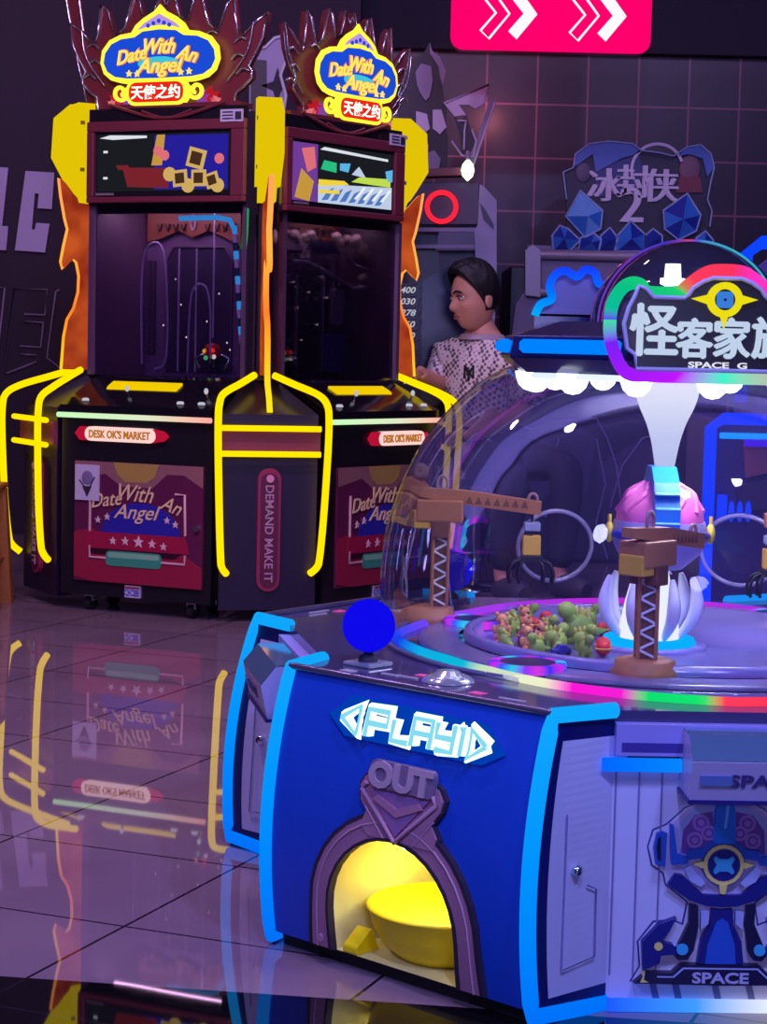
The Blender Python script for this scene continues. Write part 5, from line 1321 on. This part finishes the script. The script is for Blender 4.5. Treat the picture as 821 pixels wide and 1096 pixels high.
for q in ([(225,520),(540,390),(510,520)],[(580,510),(430,950)],[(280,780),(350,880),(430,890),(450,780),(420,700)],[(320,640),(380,640),(370,700),(365,840)]):
    mb.tube([(a,-0.004,b) for a, b in L_(z6(q))], 0.006, gb2, n=5)
mb.build('cutout_blade', t, 'grey slanted cut-out blade')
mb = MB(); c = L_([(500,184)])[0]
mb.lathe([(0.0,-0.055),(0.026,-0.03),(0.034,0.0),(0.028,0.03),(0.012,0.05),(0.0,0.052)], E('spot_lamp_greenish', (236,255,190), 2.5), (c[0],-0.08,c[1]), 16); mb.tube([(c[0],-0.08,c[1]+0.05),(c[0],0.0,c[1]+0.10)], 0.012, gb2); mb.build('lamp', t, 'bright greenish white lamp')

# ------------------------------------------------------------------ ice-themed machine by the back wall
YI = 10.6
t = thing('ice_machine', 'grey machine topped by a blue board of ice crystals against the tiled wall', 'arcade machine', (at(670,300,YI).x, YI, 0))
ox = t.location.x
I_ = lambda pts, Y=YI: [(a-ox, b) for a, b in (zz(x, y, Y) for x, y in pts)]
GS = P('ice_machine_silver', (150,140,160), 0.35, 0.25)
mb = MB(); b0 = I_([(545,360),(770,360)])
mb.box(b0[0][0], b0[1][0], 0.1, 0.9, 0.0, I_([(600,285)])[0][1], P('ice_machine_dark', (40,34,58), 0.4)); mb.build('cabinet', t, bevel=0.01)
mb = MB()
for (x0_, x1_, y_, r_) in ((570,700,272,0.028),(566,700,312,0.026)):
    a = I_([(x0_,y_),(x1_+50,y_)]); mb.tube([(a[0][0],0.0,a[0][1]),(a[1][0],0.0,a[0][1])], r_, GS, n=14)
mb.prism(I_([(565,262),(690,266),(700,345),(548,360),(552,326),(564,308)]), 0.02, 0.10, P('ice_machine_lilac', (112,100,140), 0.45)); mb.prism(I_([(562,268),(570,262),(578,268),(578,318),(562,316)]), -0.03, 0.05, GS)
mb.build('front_frame', t, 'silver front frame', bevel=0.004)
# pale crack lines on the dark front, seen through the dome
mb = MB(); ck = P('crack_line_grey', (128,116,156), 0.6); rk = P('rock_grey', (66,56,88), 0.7)
for pts in ([(565,480),(556,500),(545,520),(538,545),(520,600),(508,640),(505,660)],[(545,450),(570,460),(590,452),(610,450),(640,448),(652,470),(662,500),(668,545)],[(655,545),(668,500),(690,470),(720,462)],[(600,470),(590,500),(600,530),(585,555)],[(640,470),(650,520),(640,560),(652,600)]):
    mb.tube([(a,0.085,b) for a, b in I_(pts)], 0.006, ck, n=5)
for pts in ([(560,450),(610,448),(640,470),(630,530),(600,520),(575,540),(560,500)],[(640,500),(690,470),(720,480),(715,560),(650,580)],[(520,560),(545,530),(570,570),(560,640),(510,650)]):
    mb.prism(I_(pts), 0.09, 0.10, rk)
mb.build('cracked_front', t, 'dark rock-patterned front')
# crystal board
mb = MB(); IB = P('ice_board_blue', (64,96,180), 0.45); IN = P('ice_board_dark', (34,32,62), 0.5); IC = P('crystal_blue', (56,120,214), 0.3); ICL = P('crystal_light_blue', (110,172,240), 0.3); IE = P('crystal_edge', (140,160,210), 0.4); ICD = P('crystal_dark_blue', (36,58,160), 0.3)
z4 = lambda pts: [(580+x/4.105, 140+y/4.105) for x, y in pts]
bd = [(115,530),(110,300),(95,180),(140,160),(150,100),(210,55),(300,45),(400,55),(440,85),(520,95),(580,110),(640,70),(700,60),(745,100),(760,160),(745,220),(730,300),(750,350),(740,420),(755,530)]
mb.prism(I_(z4(bd)), 0.04, 0.09, IN)
mb.prism(I_(z4([(140,160),(150,100),(210,55),(300,45),(400,55),(440,85),(420,100),(350,120),(240,180),(225,100)])), 0.02, 0.05, IB)
mb.prism(I_(z4([(600,110),(640,70),(700,60),(745,100),(760,160),(730,200),(710,120),(650,100)])), 0.02, 0.05, IB)
mb.prism(I_(z4([(230,180),(240,110),(340,130),(430,100),(450,180),(420,260),(250,290)])), 0.03, 0.05, P('ice_board_mid_blue', (44,56,120), 0.5))
# two plain round portraits reduced to blank ovals, one either side
for (x, y, sx_, c_) in ((185,180,0.055,P('portrait_grey',(84,80,110),0.6)),(655,165,0.075,P('portrait_rose',(110,78,104),0.6))):
    q = I_(z4([(x,y)]))[0]; mb.ell((q[0],0.035,q[1]),(sx_*0.8,0.012,sx_), c_, 16, 10)
mb.prism(I_(z4([(590,270),(610,200),(700,200),(710,270)])), 0.025, 0.05, P('ice_board_rust',(110,50,70),0.6))
mb.tube([(a,0.015,b) for a, b in I_(z4(bd[1:-1]))], 0.005, IE, n=5)
cbd = mb.build('crystal_board', t, 'dark blue board with ice crystals')
mb = MB()
def crystal(pts, m, m2):
    q = I_(z4(pts)); cx_ = sum(a for a, b in q)/len(q); cz_ = sum(b for a, b in q)/len(q)
    n = len(q); vs = [(a,0.01,b) for a, b in q]+[(cx_,-0.05,cz_)]+[(a,0.05,b) for a, b in q]
    for k in range(n): mb.add([vs[k],vs[(k+1)%n],vs[n]], [(0,1,2)], m if k % 2 else m2)
    mb.add(vs, [(k,n+1+k,n+1+(k+1)%n,(k+1)%n) for k in range(n)], m)
    mb.tube([(a,0.005,b) for a, b in q], 0.0065, IE, True, 5)
crystal([(170,262),(268,350),(260,430),(190,470),(105,375)], IC, ICL)
crystal([(640,275),(700,370),(680,440),(600,480),(540,430),(535,350)], ICD, IC)
crystal([(45,460),(80,415),(115,430),(170,480),(120,530),(50,530)], IC, ICD)
crystal([(325,470),(390,395),(455,455),(450,530),(330,530)], ICD, IC)
crystal([(260,460),(300,425),(335,470),(320,530),(250,530)], ICD, ICD)
crystal([(455,460),(490,430),(530,460),(530,530),(450,530)], ICD, ICD)
crystal([(680,470),(720,440),(755,480),(745,535),(670,535)], ICD, IC)
crystal([(170,470),(230,450),(265,480),(250,530),(160,530)], IC, ICD)
mb.build('ice_crystals', t, 'blue faceted ice crystals')
mb = MB(); TL = P('ice_lettering', (196,190,220), 0.5)
for ch, x, y, s_ in (('冰',280,235,0.19),('封',405,220,0.19),('侠',528,238,0.19),('2',398,322,0.27)):
    q = I_(z4([(x,y)]))[0]
    pass
    for o_i, ox_ in enumerate((-0.007,0.007,0.0)): mb.text(ch, s_, q[0]+ox_, 0.030-0.004*o_i, q[1], TL, 0.003, bold=0.0)
q = I_(z4([(510,170)]))[0]; mb.ringxz(q[0], q[1], 0.13, 0.145, 0.02, 0.03, TL, 30, R(20), R(200))
mb.build('board_lettering', t, 'pale lettering on the ice board')

# ------------------------------------------------------------------ cabinet with blue neon outline, behind the dome on the right
YN = 6.3
t = thing('neon_cabinet', 'boxy arcade cabinet outlined in blue neon behind the clear dome', 'arcade machine', (at(800,500,YN).x, YN, 0))
ox = t.location.x
N_ = lambda pts, Y=YN: [(a-ox, b) for a, b in (zz(x, y, Y) for x, y in pts)]
nx0, nz1 = N_([(763,448)])[0]; nz0 = 0.05
mb = MB(); mb.box(nx0+0.01, nx0+0.75, 0.05, 0.6, nz0, nz1, P('neon_cabinet_violet', (58,44,104), 0.4)); mb.box(nx0+0.17, nx0+0.75, 0.2, 0.6, nz1, nz1+0.36, P('neon_cabinet_violet', (58,44,104), 0.4))
mb.build('cabinet', t, bevel=0.01)
mb = MB(); q = N_([(797,472),(830,470),(830,505),(800,512)]); mb.prism(q, 0.02, 0.06, P('neon_cabinet_rust', (130,70,90), 0.4)); q = N_([(790,520),(830,515),(830,545),(792,548)]); mb.prism(q, 0.02, 0.06, DKV)
mb.build('front_picture', t)
mb = MB(); mb.tube([(nx0,0.03,nz0),(nx0,0.03,nz1-0.03),(nx0+0.04,0.03,nz1),(nx0+0.72,0.03,nz1)], 0.02, NEON_DB, n=8)
mb.tube([(nx0+0.03,0.03,nz1-0.055),(nx0+0.70,0.03,nz1-0.055)], 0.010, NEON_B, n=8)
mb.tube([(nx0+0.04,0.0,0.62),(nx0+0.04,0.0,0.70)], 0.016, NEON_DB); mb.build('neon_outline', t, 'blue neon outline')
mb = MB(); a = N_([(797,474),(832,476)]); mb.tube([(a[0][0],0.0,a[0][1]),(a[1][0]+0.3,0.0,a[0][1])], 0.012, E('violet_neon',(70,20,230),1.0)); mb.build('violet_bar', t)
for k in range(4):
    mb = MB(); q = N_([(775+9*k,548)])[0]; mb.ell((q[0],0.02,q[1]),(0.010,0.02,0.035), E('small_blue_lamp',(20,70,255),1.0), 10, 8); mb.build('lamp', t)
mb = MB(); a = N_([(808,270),(808,330)]); mb.tube([(a[0][0],0.15,nz1+0.05),(a[0][0],0.15,a[0][1]),(a[0][0]+0.05,0.15,a[0][1]+0.04),(a[0][0]+0.6,0.15,a[0][1]+0.04)], 0.022, NEON_DB)
mb.build('top_neon', t, 'blue neon round the upper part')
mb = MB(); q = N_([(760,360),(800,300),(830,275),(850,280),(850,330),(800,345),(780,372)]); mb.prism(q, 0.1, 0.14, P('neon_cabinet_arch',(80,60,140),0.4)); mb.build('arch_panel', t)

# ------------------------------------------------------------------ cut-out board standing behind the claw machines
t = thing('cutout_board', 'pale lilac cut-out board showing between the two claw machine crowns', 'board', (at(290,80,9.9).x, 9.9, 0))
ox = t.location.x
B_ = lambda pts: [(a-ox, b) for a, b in (zz(260+x/2.932, y/2.932, 9.9) for x, y in pts)]
mb = MB(); mb.prism(B_([(20,180),(30,150),(70,150),(100,120),(130,112),(146,135),(135,190),(118,235),(135,300),(128,350),(20,350)]), 0.0, 0.03, P('cutout_board_lilac',(160,144,186),0.55))
mb.tube([(a,-0.006,b) for a, b in B_([(20,180),(30,150),(70,150),(100,120),(130,112),(146,135),(135,190),(118,235),(135,300),(128,350)])], 0.009, P('cutout_board_edge',(206,196,220),0.5), n=6)
mb.build('board', t)
mb = MB(); q = B_([(108,270)])[0]; mb.prism([(a*0.9+q[0]*0.1, b) for a, b in star(q[0],q[1],0.09,4,0.35)], -0.004, 0.0, INK); mb.prism(B_([(25,185),(75,190),(75,350),(25,350)]), -0.004, 0.0, DARKPURPLE); mb.build('star_mark', t)
mb = MB(); zb = B_([(75,350)])[0]; mb.tube([(zb[0],0.02,zb[1]),(zb[0],0.02,0.0)], 0.02, BLACKM); mb.lathe([(0.18,0.0),(0.18,0.02),(0.03,0.03)], BLACKM, (zb[0],0.02,0), 20); mb.build('stand', t)

# ------------------------------------------------------------------ wooden stool cut by the left edge of the photo
WD = P('orange_brown_wood', (168,98,44), 0.5, noise=0.25, nscale=14)
p0 = atz(7, 654, 0.0)
t = thing('wooden_stool', 'orange-brown wooden stool at the left edge beside the neon rail', 'stool', (p0.x-0.228, p0.y+0.14, 0))
mb = MB(); mb.box(-0.175, 0.175, -0.17, 0.17, 0.50, 0.525, WD, 0.010); mb.build('seat', t)
for sx in (-1, 1):
    for sy in (-1, 1):
        mb = MB()
        vs = []
        for (z, c_, w2) in ((0.0,0.165,0.034),(0.50,0.145,0.026)):
            for a, b in ((-1,-1),(1,-1),(1,1),(-1,1)): vs.append((sx*c_+a*w2, sy*c_*0.9+b*w2, z))
        mb.add(vs, [(3,2,1,0),(4,5,6,7)]+[(k,(k+1)%4,4+(k+1)%4,4+k) for k in range(4)], WD); mb.build('leg', t)
for sx in (-1, 1):
    mb = MB(); mb.tube([(sx*0.155,-0.14,0.2),(sx*0.155,0.14,0.2)], 0.014, WD); mb.build('stretcher', t)

# ------------------------------------------------------------------ the man
SKIN = P('skin', (214,150,128), 0.5); HAIR = P('black_hair', (20,14,18), 0.55, noise=0.4, nscale=120); TROU = P('dark_trousers', (28,24,38), 0.8); SHOE = P('dark_shoes', (64,58,76), 0.6)
def sweater_mat():
    m = bpy.data.materials.new('patterned_sweater'); m.use_nodes = True
    nt = m.node_tree; b = nt.nodes['Principled BSDF']; L = nt.links
    tc = nt.nodes.new('ShaderNodeTexCoord'); mp = nt.nodes.new('ShaderNodeMapping'); mp.inputs['Rotation'].default_value = (0.3, R(38), 0.3)
    L.new(tc.outputs['Object'], mp.inputs['Vector'])
    vo = nt.nodes.new('ShaderNodeTexVoronoi'); vo.inputs['Scale'].default_value = 58; vo.distance = 'MANHATTAN'; vo.inputs['Randomness'].default_value = 0.35
    L.new(mp.outputs[0], vo.inputs['Vector'])
    r = ramp_nodes(nt, [(0.0,(74,60,78)),(0.52,(108,90,108)),(0.68,(222,206,214)),(1.0,(232,218,222))])
    L.new(vo.outputs['Distance'], r.inputs['Fac']); L.new(r.outputs['Color'], b.inputs['Base Color']); b.inputs['Roughness'].default_value = 0.9
    return m
SWEAT = sweater_mat()
def skin_mesh(name, joints, edges, mat, parent, root=0, sub=2):
    """one continuous limb/body surface grown over a jointed skeleton"""
    me = bpy.data.meshes.new(name); me.from_pydata([j[:3] for j in joints], edges, []); me.update()
    o = bpy.data.objects.new(name, me); COL.objects.link(o)
    md = o.modifiers.new('skin', 'SKIN'); md.use_smooth_shade = True
    if not me.skin_vertices: 
        bpy.context.view_layer.objects.active = o; bpy.ops.mesh.customdata_skin_add()
    for i, j in enumerate(joints):
        sv = me.skin_vertices[0].data[i]; r = j[3] if isinstance(j[3], tuple) else (j[3], j[3]); sv.radius = r; sv.use_root = (i == root); sv.use_loose = False
    s = o.modifiers.new('sub', 'SUBSURF'); s.levels = sub; s.render_levels = sub
    dg = bpy.context.evaluated_depsgraph_get(); dg.update()
    nm = bpy.data.meshes.new_from_object(o.evaluated_get(dg)); nm.name = name
    bpy.data.objects.remove(o)
    nm.materials.clear(); nm.materials.append(mat)
    for p in nm.polygons: p.use_smooth = True
    return nm
def head_mesh():
    """head grown from a sphere: skull, brow, eye sockets, nose, lips, chin, jaw, ears; looks along -y"""
    n, k = 64, 48; vs = []
    g = lambda x, s: math.exp(-(x/s)**2)
    for i in range(k+1):
        t_ = PI*i/k
        for j in range(n):
            a = 2*PI*j/n
            dx, dy, dz = math.sin(t_)*math.sin(a), -math.sin(t_)*math.cos(a), math.cos(t_)
            x, y, z = 0.076*dx, 0.096*dy, 0.118*dz
            if z < 0: x *= 1-0.30*(-z/0.118)**1.6; 
            if z < 0 and y > 0: y *= 1-0.28*(-z/0.118)
            if z < -0.02 and y < 0: y *= 1+0.05*min(1, (-z-0.02)/0.06)
            if y < 0:
                fr = g(x,0.05)
                y += 0.012*g(z-0.0,0.05)*g(x,0.075)*0.4
                y -= 0.020*g(x,0.0135)*g(z+0.024,0.016)            # nose tip
                y -= 0.013*g(x,0.011)*g(z+0.006,0.020)             # bridge
                y -= 0.006*g(z-0.026,0.010)*g(x,0.05)              # brow
                for s in (-1, 1):
                    y += 0.013*g(x-s*0.031,0.017)*g(z-0.010,0.012)   # sockets
                    y -= 0.006*g(x-s*0.044,0.018)*g(z+0.022,0.018)   # cheekbones
                    y -= 0.007*g(x-s*0.010,0.006)*g(z+0.029,0.006)   # nostrils
                y -= 0.006*g(x,0.022)*g(z+0.053,0.0055)            # upper lip
                y -= 0.007*g(x,0.019)*g(z+0.064,0.0065)            # lower lip
                y += 0.005*g(x,0.024)*g(z+0.0585,0.0025)
                y -= 0.010*g(x,0.024)*g(z+0.093,0.018)             # chin
            vs.append((x, y, z))
    fs = []
    for i in range(k):
        for j in range(n): fs.append((i*n+j, (i+1)*n+j, (i+1)*n+(j+1) % n, i*n+(j+1) % n))
    return vs, fs
YP = 9.44
man = thing('person', 'man with short black hair in a pale patterned sweater with NY letters, seated', 'person', (at(497,400,YP).x+0.07, YP, 0), R(-38), scale=1.23)
# body: pelvis-rooted skeleton; local -y is the way the chest faces
lr = Matrix.Rotation(R(72), 3, 'Z')
def lg(p): q = lr @ Vector(p); return (q.x, q.y, q.z)
MI = (Matrix.Translation(man.location) @ Matrix.Rotation(R(-38),4,'Z') @ Matrix.Scale(1.23,4)).inverted()
HT = MI @ (at(446,398,9.20)); EL = MI @ (at(470,412,9.52)); HD = (HT-EL).normalized(); WR = HT-HD*0.055
J = [(0,0.02,0.53,(0.13,0.10)),(0,0.03,0.68,(0.125,0.095)),(0,0.02,0.84,(0.145,0.10)),(0,0.03,0.92,(0.09,0.07)),(0,0.015,1.02,0.052),(-0.005,0.0,1.075,0.05),
     (*lg((-0.10,-0.03,0.52)),0.085),(*lg((-0.135,-0.40,0.50)),0.062),(*lg((-0.135,-0.38,0.27)),0.052),(*lg((-0.135,-0.36,0.07)),0.035),(*lg((-0.145,-0.48,0.035)),0.034),
     (*lg((0.10,-0.03,0.52)),0.085),(*lg((0.135,-0.40,0.50)),0.062),(*lg((0.135,-0.38,0.27)),0.052),(*lg((0.135,-0.36,0.07)),0.035),(*lg((0.145,-0.48,0.035)),0.034),
     (-0.165,0.03,0.89,0.058),(*EL,0.045),(*(WR-HD*0.03),0.032),(*HT,(0.032,0.018)),
     (0.165,0.03,0.89,0.058),(0.225,0.0,0.70,0.045),(0.145,-0.20,0.62,0.034),(0.13,-0.255,0.60,(0.018,0.034))]
Eg = [(0,1),(1,2),(2,3),(3,4),(4,5),(0,6),(6,7),(7,8),(8,9),(9,10),(0,11),(11,12),(12,13),(13,14),(14,15),(3,16),(16,17),(17,18),(18,19),(3,20),(20,21),(21,22),(22,23)]
body = skin_mesh('body', J, Eg, SKIN, man, 0, 2)
bm = bmesh.new(); bm.from_mesh(body)
hv, hf = head_mesh()
HM = Matrix.Translation((-0.005,-0.035,1.13)) @ Matrix.Rotation(R(-22),4,'Z') @ Matrix.Rotation(R(9),4,'X') @ Matrix.Diagonal((1.03,1.02,1.08,1))
def add_bm(bm, vs, fs, M_):
    nv = [bm.verts.new(M_ @ Vector(v)) for v in vs]; bm.verts.ensure_lookup_table()
    for f in fs:
        try:
            q = bm.faces.new([nv[i] for i in f]); q.smooth = True
        except ValueError: pass
add_bm(bm, hv, hf, HM)
tmp = MB()
for s in (-1, 1):      # ears
    tmp.ell((s*0.077,0.012,-0.005),(0.010,0.020,0.032), SKIN, 14, 10, Matrix.Rotation(s*R(14),3,'Z')); tmp.ell((s*0.083,0.006,-0.004),(0.006,0.010,0.018), SKIN, 10, 8)
add_bm(bm, tmp.v, tmp.f, HM)
def hand(tip, along, palm_n, s):
    """palm end at tip, pointing along; five bent fingers as skinned chains rooted in the palm"""
    al = Vector(along).normalized(); pn = Vector(palm_n).normalized(); sd = al.cross(pn).normalized()*s
    for k, ln in enumerate((0.072,0.080,0.075,0.060)):
        base = Vector(tip)+sd*(0.024-0.016*k)-al*0.01
        p = [base, base+al*ln*0.45+pn*0.006, base+al*ln*0.72+pn*0.026, base+al*ln*0.78+pn*0.048]
        me = skin_mesh('f', [(*q, r_) for q, r_ in zip(p, (0.0095,0.009,0.008,0.0065))], [(0,1),(1,2),(2,3)], SKIN, None, 0, 1)
        add_bm(bm, [v.co for v in me.vertices], [list(q.vertices) for q in me.polygons], Matrix.Identity(4)); bpy.data.meshes.remove(me)
    base = Vector(tip)-al*0.055+sd*0.018
    p = [base, base+sd*0.022+al*0.022+pn*0.008, base+sd*0.026+al*0.048+pn*0.022, base+sd*0.016+al*0.064+pn*0.03]
    me = skin_mesh('f', [(*q, r_) for q, r_ in zip(p, (0.012,0.0105,0.009,0.0075))], [(0,1),(1,2),(2,3)], SKIN, None, 0, 1)
    add_bm(bm, [v.co for v in me.vertices], [list(q.vertices) for q in me.polygons], Matrix.Identity(4)); bpy.data.meshes.remove(me)
hand(tuple(HT+HD*0.04), tuple(HD), (0,0,-1), 1)
hand((0.115,-0.285,0.595), (-0.3,-0.9,0), (-0.5,0.6,-0.4), -1)
bm.to_mesh(body); bm.free()
bo = bpy.data.objects.new('body', body); COL.objects.link(bo); bo.parent = man
for s in (-1, 1):
    mb = MB(); mb.M = HM; mb.ell((s*0.031,-0.0775,0.010),(0.0125,0.0125,0.0075), P('eye_white',(225,220,225),0.3), 12, 8); mb.ell((s*0.031-0.002,-0.0885,0.009),(0.005,0.003,0.005), INK, 10, 6)
    mb.tube(bez([(s*0.018,-0.0905,0.017),(s*0.031,-0.0915,0.0195),(s*0.045,-0.084,0.013)],4), 0.0022, HAIR, n=5); mb.build('eye', man)
for s in (-1, 1): mb = MB(); mb.M = HM; mb.tube(bez([(s*0.013,-0.1005,0.029),(s*0.031,-0.0985,0.036),(s*0.052,-0.083,0.029)],4), [0.0038]*3+[0.0042]*4+[0.002]*2, HAIR, n=6); mb.build('eyebrow', man)
mb = MB(); mb.M = HM; mb.ell((0,-0.0905,-0.0535),(0.019,0.005,0.0040), P('lips',(186,112,100),0.5), 14, 8); mb.ell((0,-0.0905,-0.062),(0.017,0.0055,0.0045), P('lips',(186,112,100),0.5), 14, 8); mb.build('lips', man)
# hair: cap over the skull, short at the sides, fuller on top
vs = []; fs = []; n, k = 64, 30
for i in range(k+1):
    for j in range(n):
        a = 2*PI*j/n
        fwd = max(0.0, math.cos(a))
        tmax = R(118) - R(70)*fwd**0.7 - R(6)*abs(math.sin(a*1.0))
        t_ = tmax*i/k
        dx, dy, dz = math.sin(t_)*math.sin(a), -math.sin(t_)*math.cos(a), math.cos(t_)
        th = 0.020*max(0.0, dz)**0.5 + 0.006 + 0.003*math.sin(a*17+i*0.7)*max(0,dz)
        th *= (1.0 if i < k-1 else 0.25)
        if fwd > 0.3 and i > k*0.55: th += 0.010*fwd*(1-abs(i/k-0.85))
        x, y, z = (0.076+th)*dx, (0.096+th)*dy, (0.118+th)*dz
        if z < 0: x *= 1-0.20*(-z/0.118)
        if z < 0 and y > 0: y *= 1-0.22*(-z/0.118)
        z += 0.012*fwd*max(0.0, dz)*(i/k)
        vs.append((x, y, z))
for i in range(k):
    for j in range(n): fs.append((i*n+j, (i+1)*n+j, (i+1)*n+(j+1) % n, i*n+(j+1) % n))
mb = MB(); mb.M = HM; mb.add(vs, fs, HAIR, True); mb.build('hair', man, 'short black hair')
# clothes
JS = [(0,0.02,0.56,(0.165,0.13)),(0,0.03,0.68,(0.16,0.125)),(0,0.02,0.83,(0.178,0.128)),(0,0.03,0.912,(0.12,0.09)),(0,0.02,0.972,0.082),
      (-0.175,0.03,0.895,0.086),(*(Vector((-0.175,0.03,0.895))*0.45+EL*0.55),0.074),(*(EL+HD*0.03),0.068),(0.175,0.03,0.895,0.086),(0.232,0.01,0.79,0.078),(0.238,-0.02,0.715,0.074)]
sw = skin_mesh('sweater', JS, [(0,1),(1,2),(2,3),(3,4),(3,5),(5,6),(6,7),(3,8),(8,9),(9,10)], SWEAT, man, 0, 2)
so = bpy.data.objects.new('sweater', sw); COL.objects.link(so); so.parent = man; so['label'] = 'pale sweater with a dark woven pattern'
mb = MB(); mb.lathe([(0.096,-0.022),(0.089,-0.008),(0.081,0.0),(0.073,0.0),(0.066,-0.008)], P('sweater_collar',(168,148,162),0.9), (0,0.016,0.992), 24, cap=False); mb.build('collar', so)
bv = BVHTree.FromPolygons([v.co for v in sw.vertices], [list(p.vertices) for p in sw.polygons])
mb = MB(); NYM = P('dark_chest_letters', (24,18,30), 0.8)
mb.text('N', 0.075, 0.012, 0, 0.845, NYM, 0.004, bold=0.008); mb.text('Y', 0.085, 0.012, -0.001, 0.838, NYM, 0.004, bold=0.004)
for i, v in enumerate(mb.v):
    h = bv.ray_cast(Vector((v.x, -0.6, v.z)), Vector((0,1,0)))
    if h[0] is not None: mb.v[i] = Vector((v.x, h[0].y-0.003+(0.0 if v.y < -0.001 else 0.002), v.z))
mb.build('chest_letters', so, 'dark interlocked NY letters')
JT = [(0,0.02,0.53,(0.145,0.115))] + [(*j[:3], r_) for j, r_ in zip(J[6:10], (0.098,0.075,0.066,0.058))] + [(*j[:3], r_) for j, r_ in zip(J[11:15], (0.098,0.075,0.066,0.058))]
JT[4] = (*lg((-0.135,-0.362,0.10)),0.056); JT[8] = (*lg((0.135,-0.362,0.10)),0.056)
tm = skin_mesh('trousers', JT, [(0,1),(1,2),(2,3),(3,4),(0,5),(5,6),(6,7),(7,8)], TROU, man, 0, 2)
to = bpy.data.objects.new('trousers', tm); COL.objects.link(to); to.parent = man
for s in (-1, 1):
    mb = MB(); a, b = Vector(lg((s*0.135,-0.34,0.04))), Vector(lg((s*0.148,-0.52,0.036))); mb.tube(bez([a, a*0.5+b*0.5+Vector((0,0,0.006)), b],4), [0.034,0.042,0.046,0.047,0.048,0.048,0.046,0.042,0.030], SHOE, n=12); mb.build('shoe', man)
# his stool
sl = thing('bar_stool', 'round dark stool under the man in the patterned sweater', 'stool', tuple(man.location))
mb = MB(); mb.lathe([(0.0,0.0),(0.20,0.0),(0.215,0.02),(0.205,0.045),(0.0,0.05)], P('stool_seat_black',(30,26,34),0.5), (0,0,0.435), 32); mb.build('seat', sl)
mb = MB(); mb.tube([(0,0,0.44),(0,0,0.02)], 0.03, CHROME, n=14); mb.lathe([(0.20,0.0),(0.20,0.012),(0.05,0.03)], CHROME, (0,0,0), 28); mb.build('pedestal', sl)

# ------------------------------------------------------------------ light of the hall, plus added fill lights
def area(name, loc, aim, size, col, power, shape='DISK'):
    l = bpy.data.lights.new(name, 'AREA'); l.shape = shape; l.size = size; l.color = col; l.energy = power
    o = bpy.data.objects.new(name, l); COL.objects.link(o); o.location = loc
    o.rotation_euler = (Vector(aim)-Vector(loc)).to_track_quat('-Z', 'Y').to_euler(); return o
def point(name, loc, col, power, r=0.05):
    l = bpy.data.lights.new(name, 'POINT'); l.color = col; l.energy = power; l.shadow_soft_size = r
    o = bpy.data.objects.new(name, l); COL.objects.link(o); o.location = loc; return o
for (x, y) in ((-2.0,5.4),(-0.4,5.8),(-1.2,4.0)): area('ceiling_lamp_violet', (x,y,3.66), (x*0.6-0.3,y+1.6,0.4), 0.24, (0.86,0.56,0.92), 46)
for (x, y) in ((0.2,0.9),(1.4,1.3)): area('added_blue_fill', (x,y,3.66), (x*0.4+0.35,3.5,0.35), 0.24, (0.32,0.37,1.0), 84)  # unseen blue fills added to brighten the dome machine's front
for (x, y) in ((0.4,8.6),(2.2,8.4)): area('ceiling_lamp_rear', (x,y,3.66), (x*0.6+0.4,10.6,1.4), 0.24, (0.60,0.46,1.0), 19)
area('added_wall_fill', (-2.6,9.4,3.66), (-2.4,11.5,1.9), 0.24, (0.8,0.55,0.9), 19)  # added fill that brightens the letters on the left wall
area('added_fill_low', (-1.3,1.6,2.2), (0.4,3.5,0.3), 0.3, (0.36,0.38,1.0), 24)  # unseen fill added low in front to lift the shaded bay
area('added_fill_behind', (0.45,-0.6,1.35), (0.5,3.4,0.25), 0.5, (0.45,0.42,1.0), 26)  # unseen fill added behind the camera, aimed at the robot picture
point('dome_lamp', (DC.x+0.0, DC.y-0.18, 1.06), (0.85,0.86,1.0), 9.0, 0.08)
point('dome_lamp_rear', (DC.x+0.15, DC.y+0.2, 1.06), (0.70,0.68,1.0), 8.0, 0.08)
point('wall_red_lamp', tuple(at(528,120,11.75)), (1.0,0.28,0.25), 2.0, 0.06)
w = bpy.data.worlds.new('World'); SC.world = w; w.use_nodes = True
w.node_tree.nodes['Background'].inputs[0].default_value = (0.020,0.012,0.035,1); w.node_tree.nodes['Background'].inputs[1].default_value = 1.0
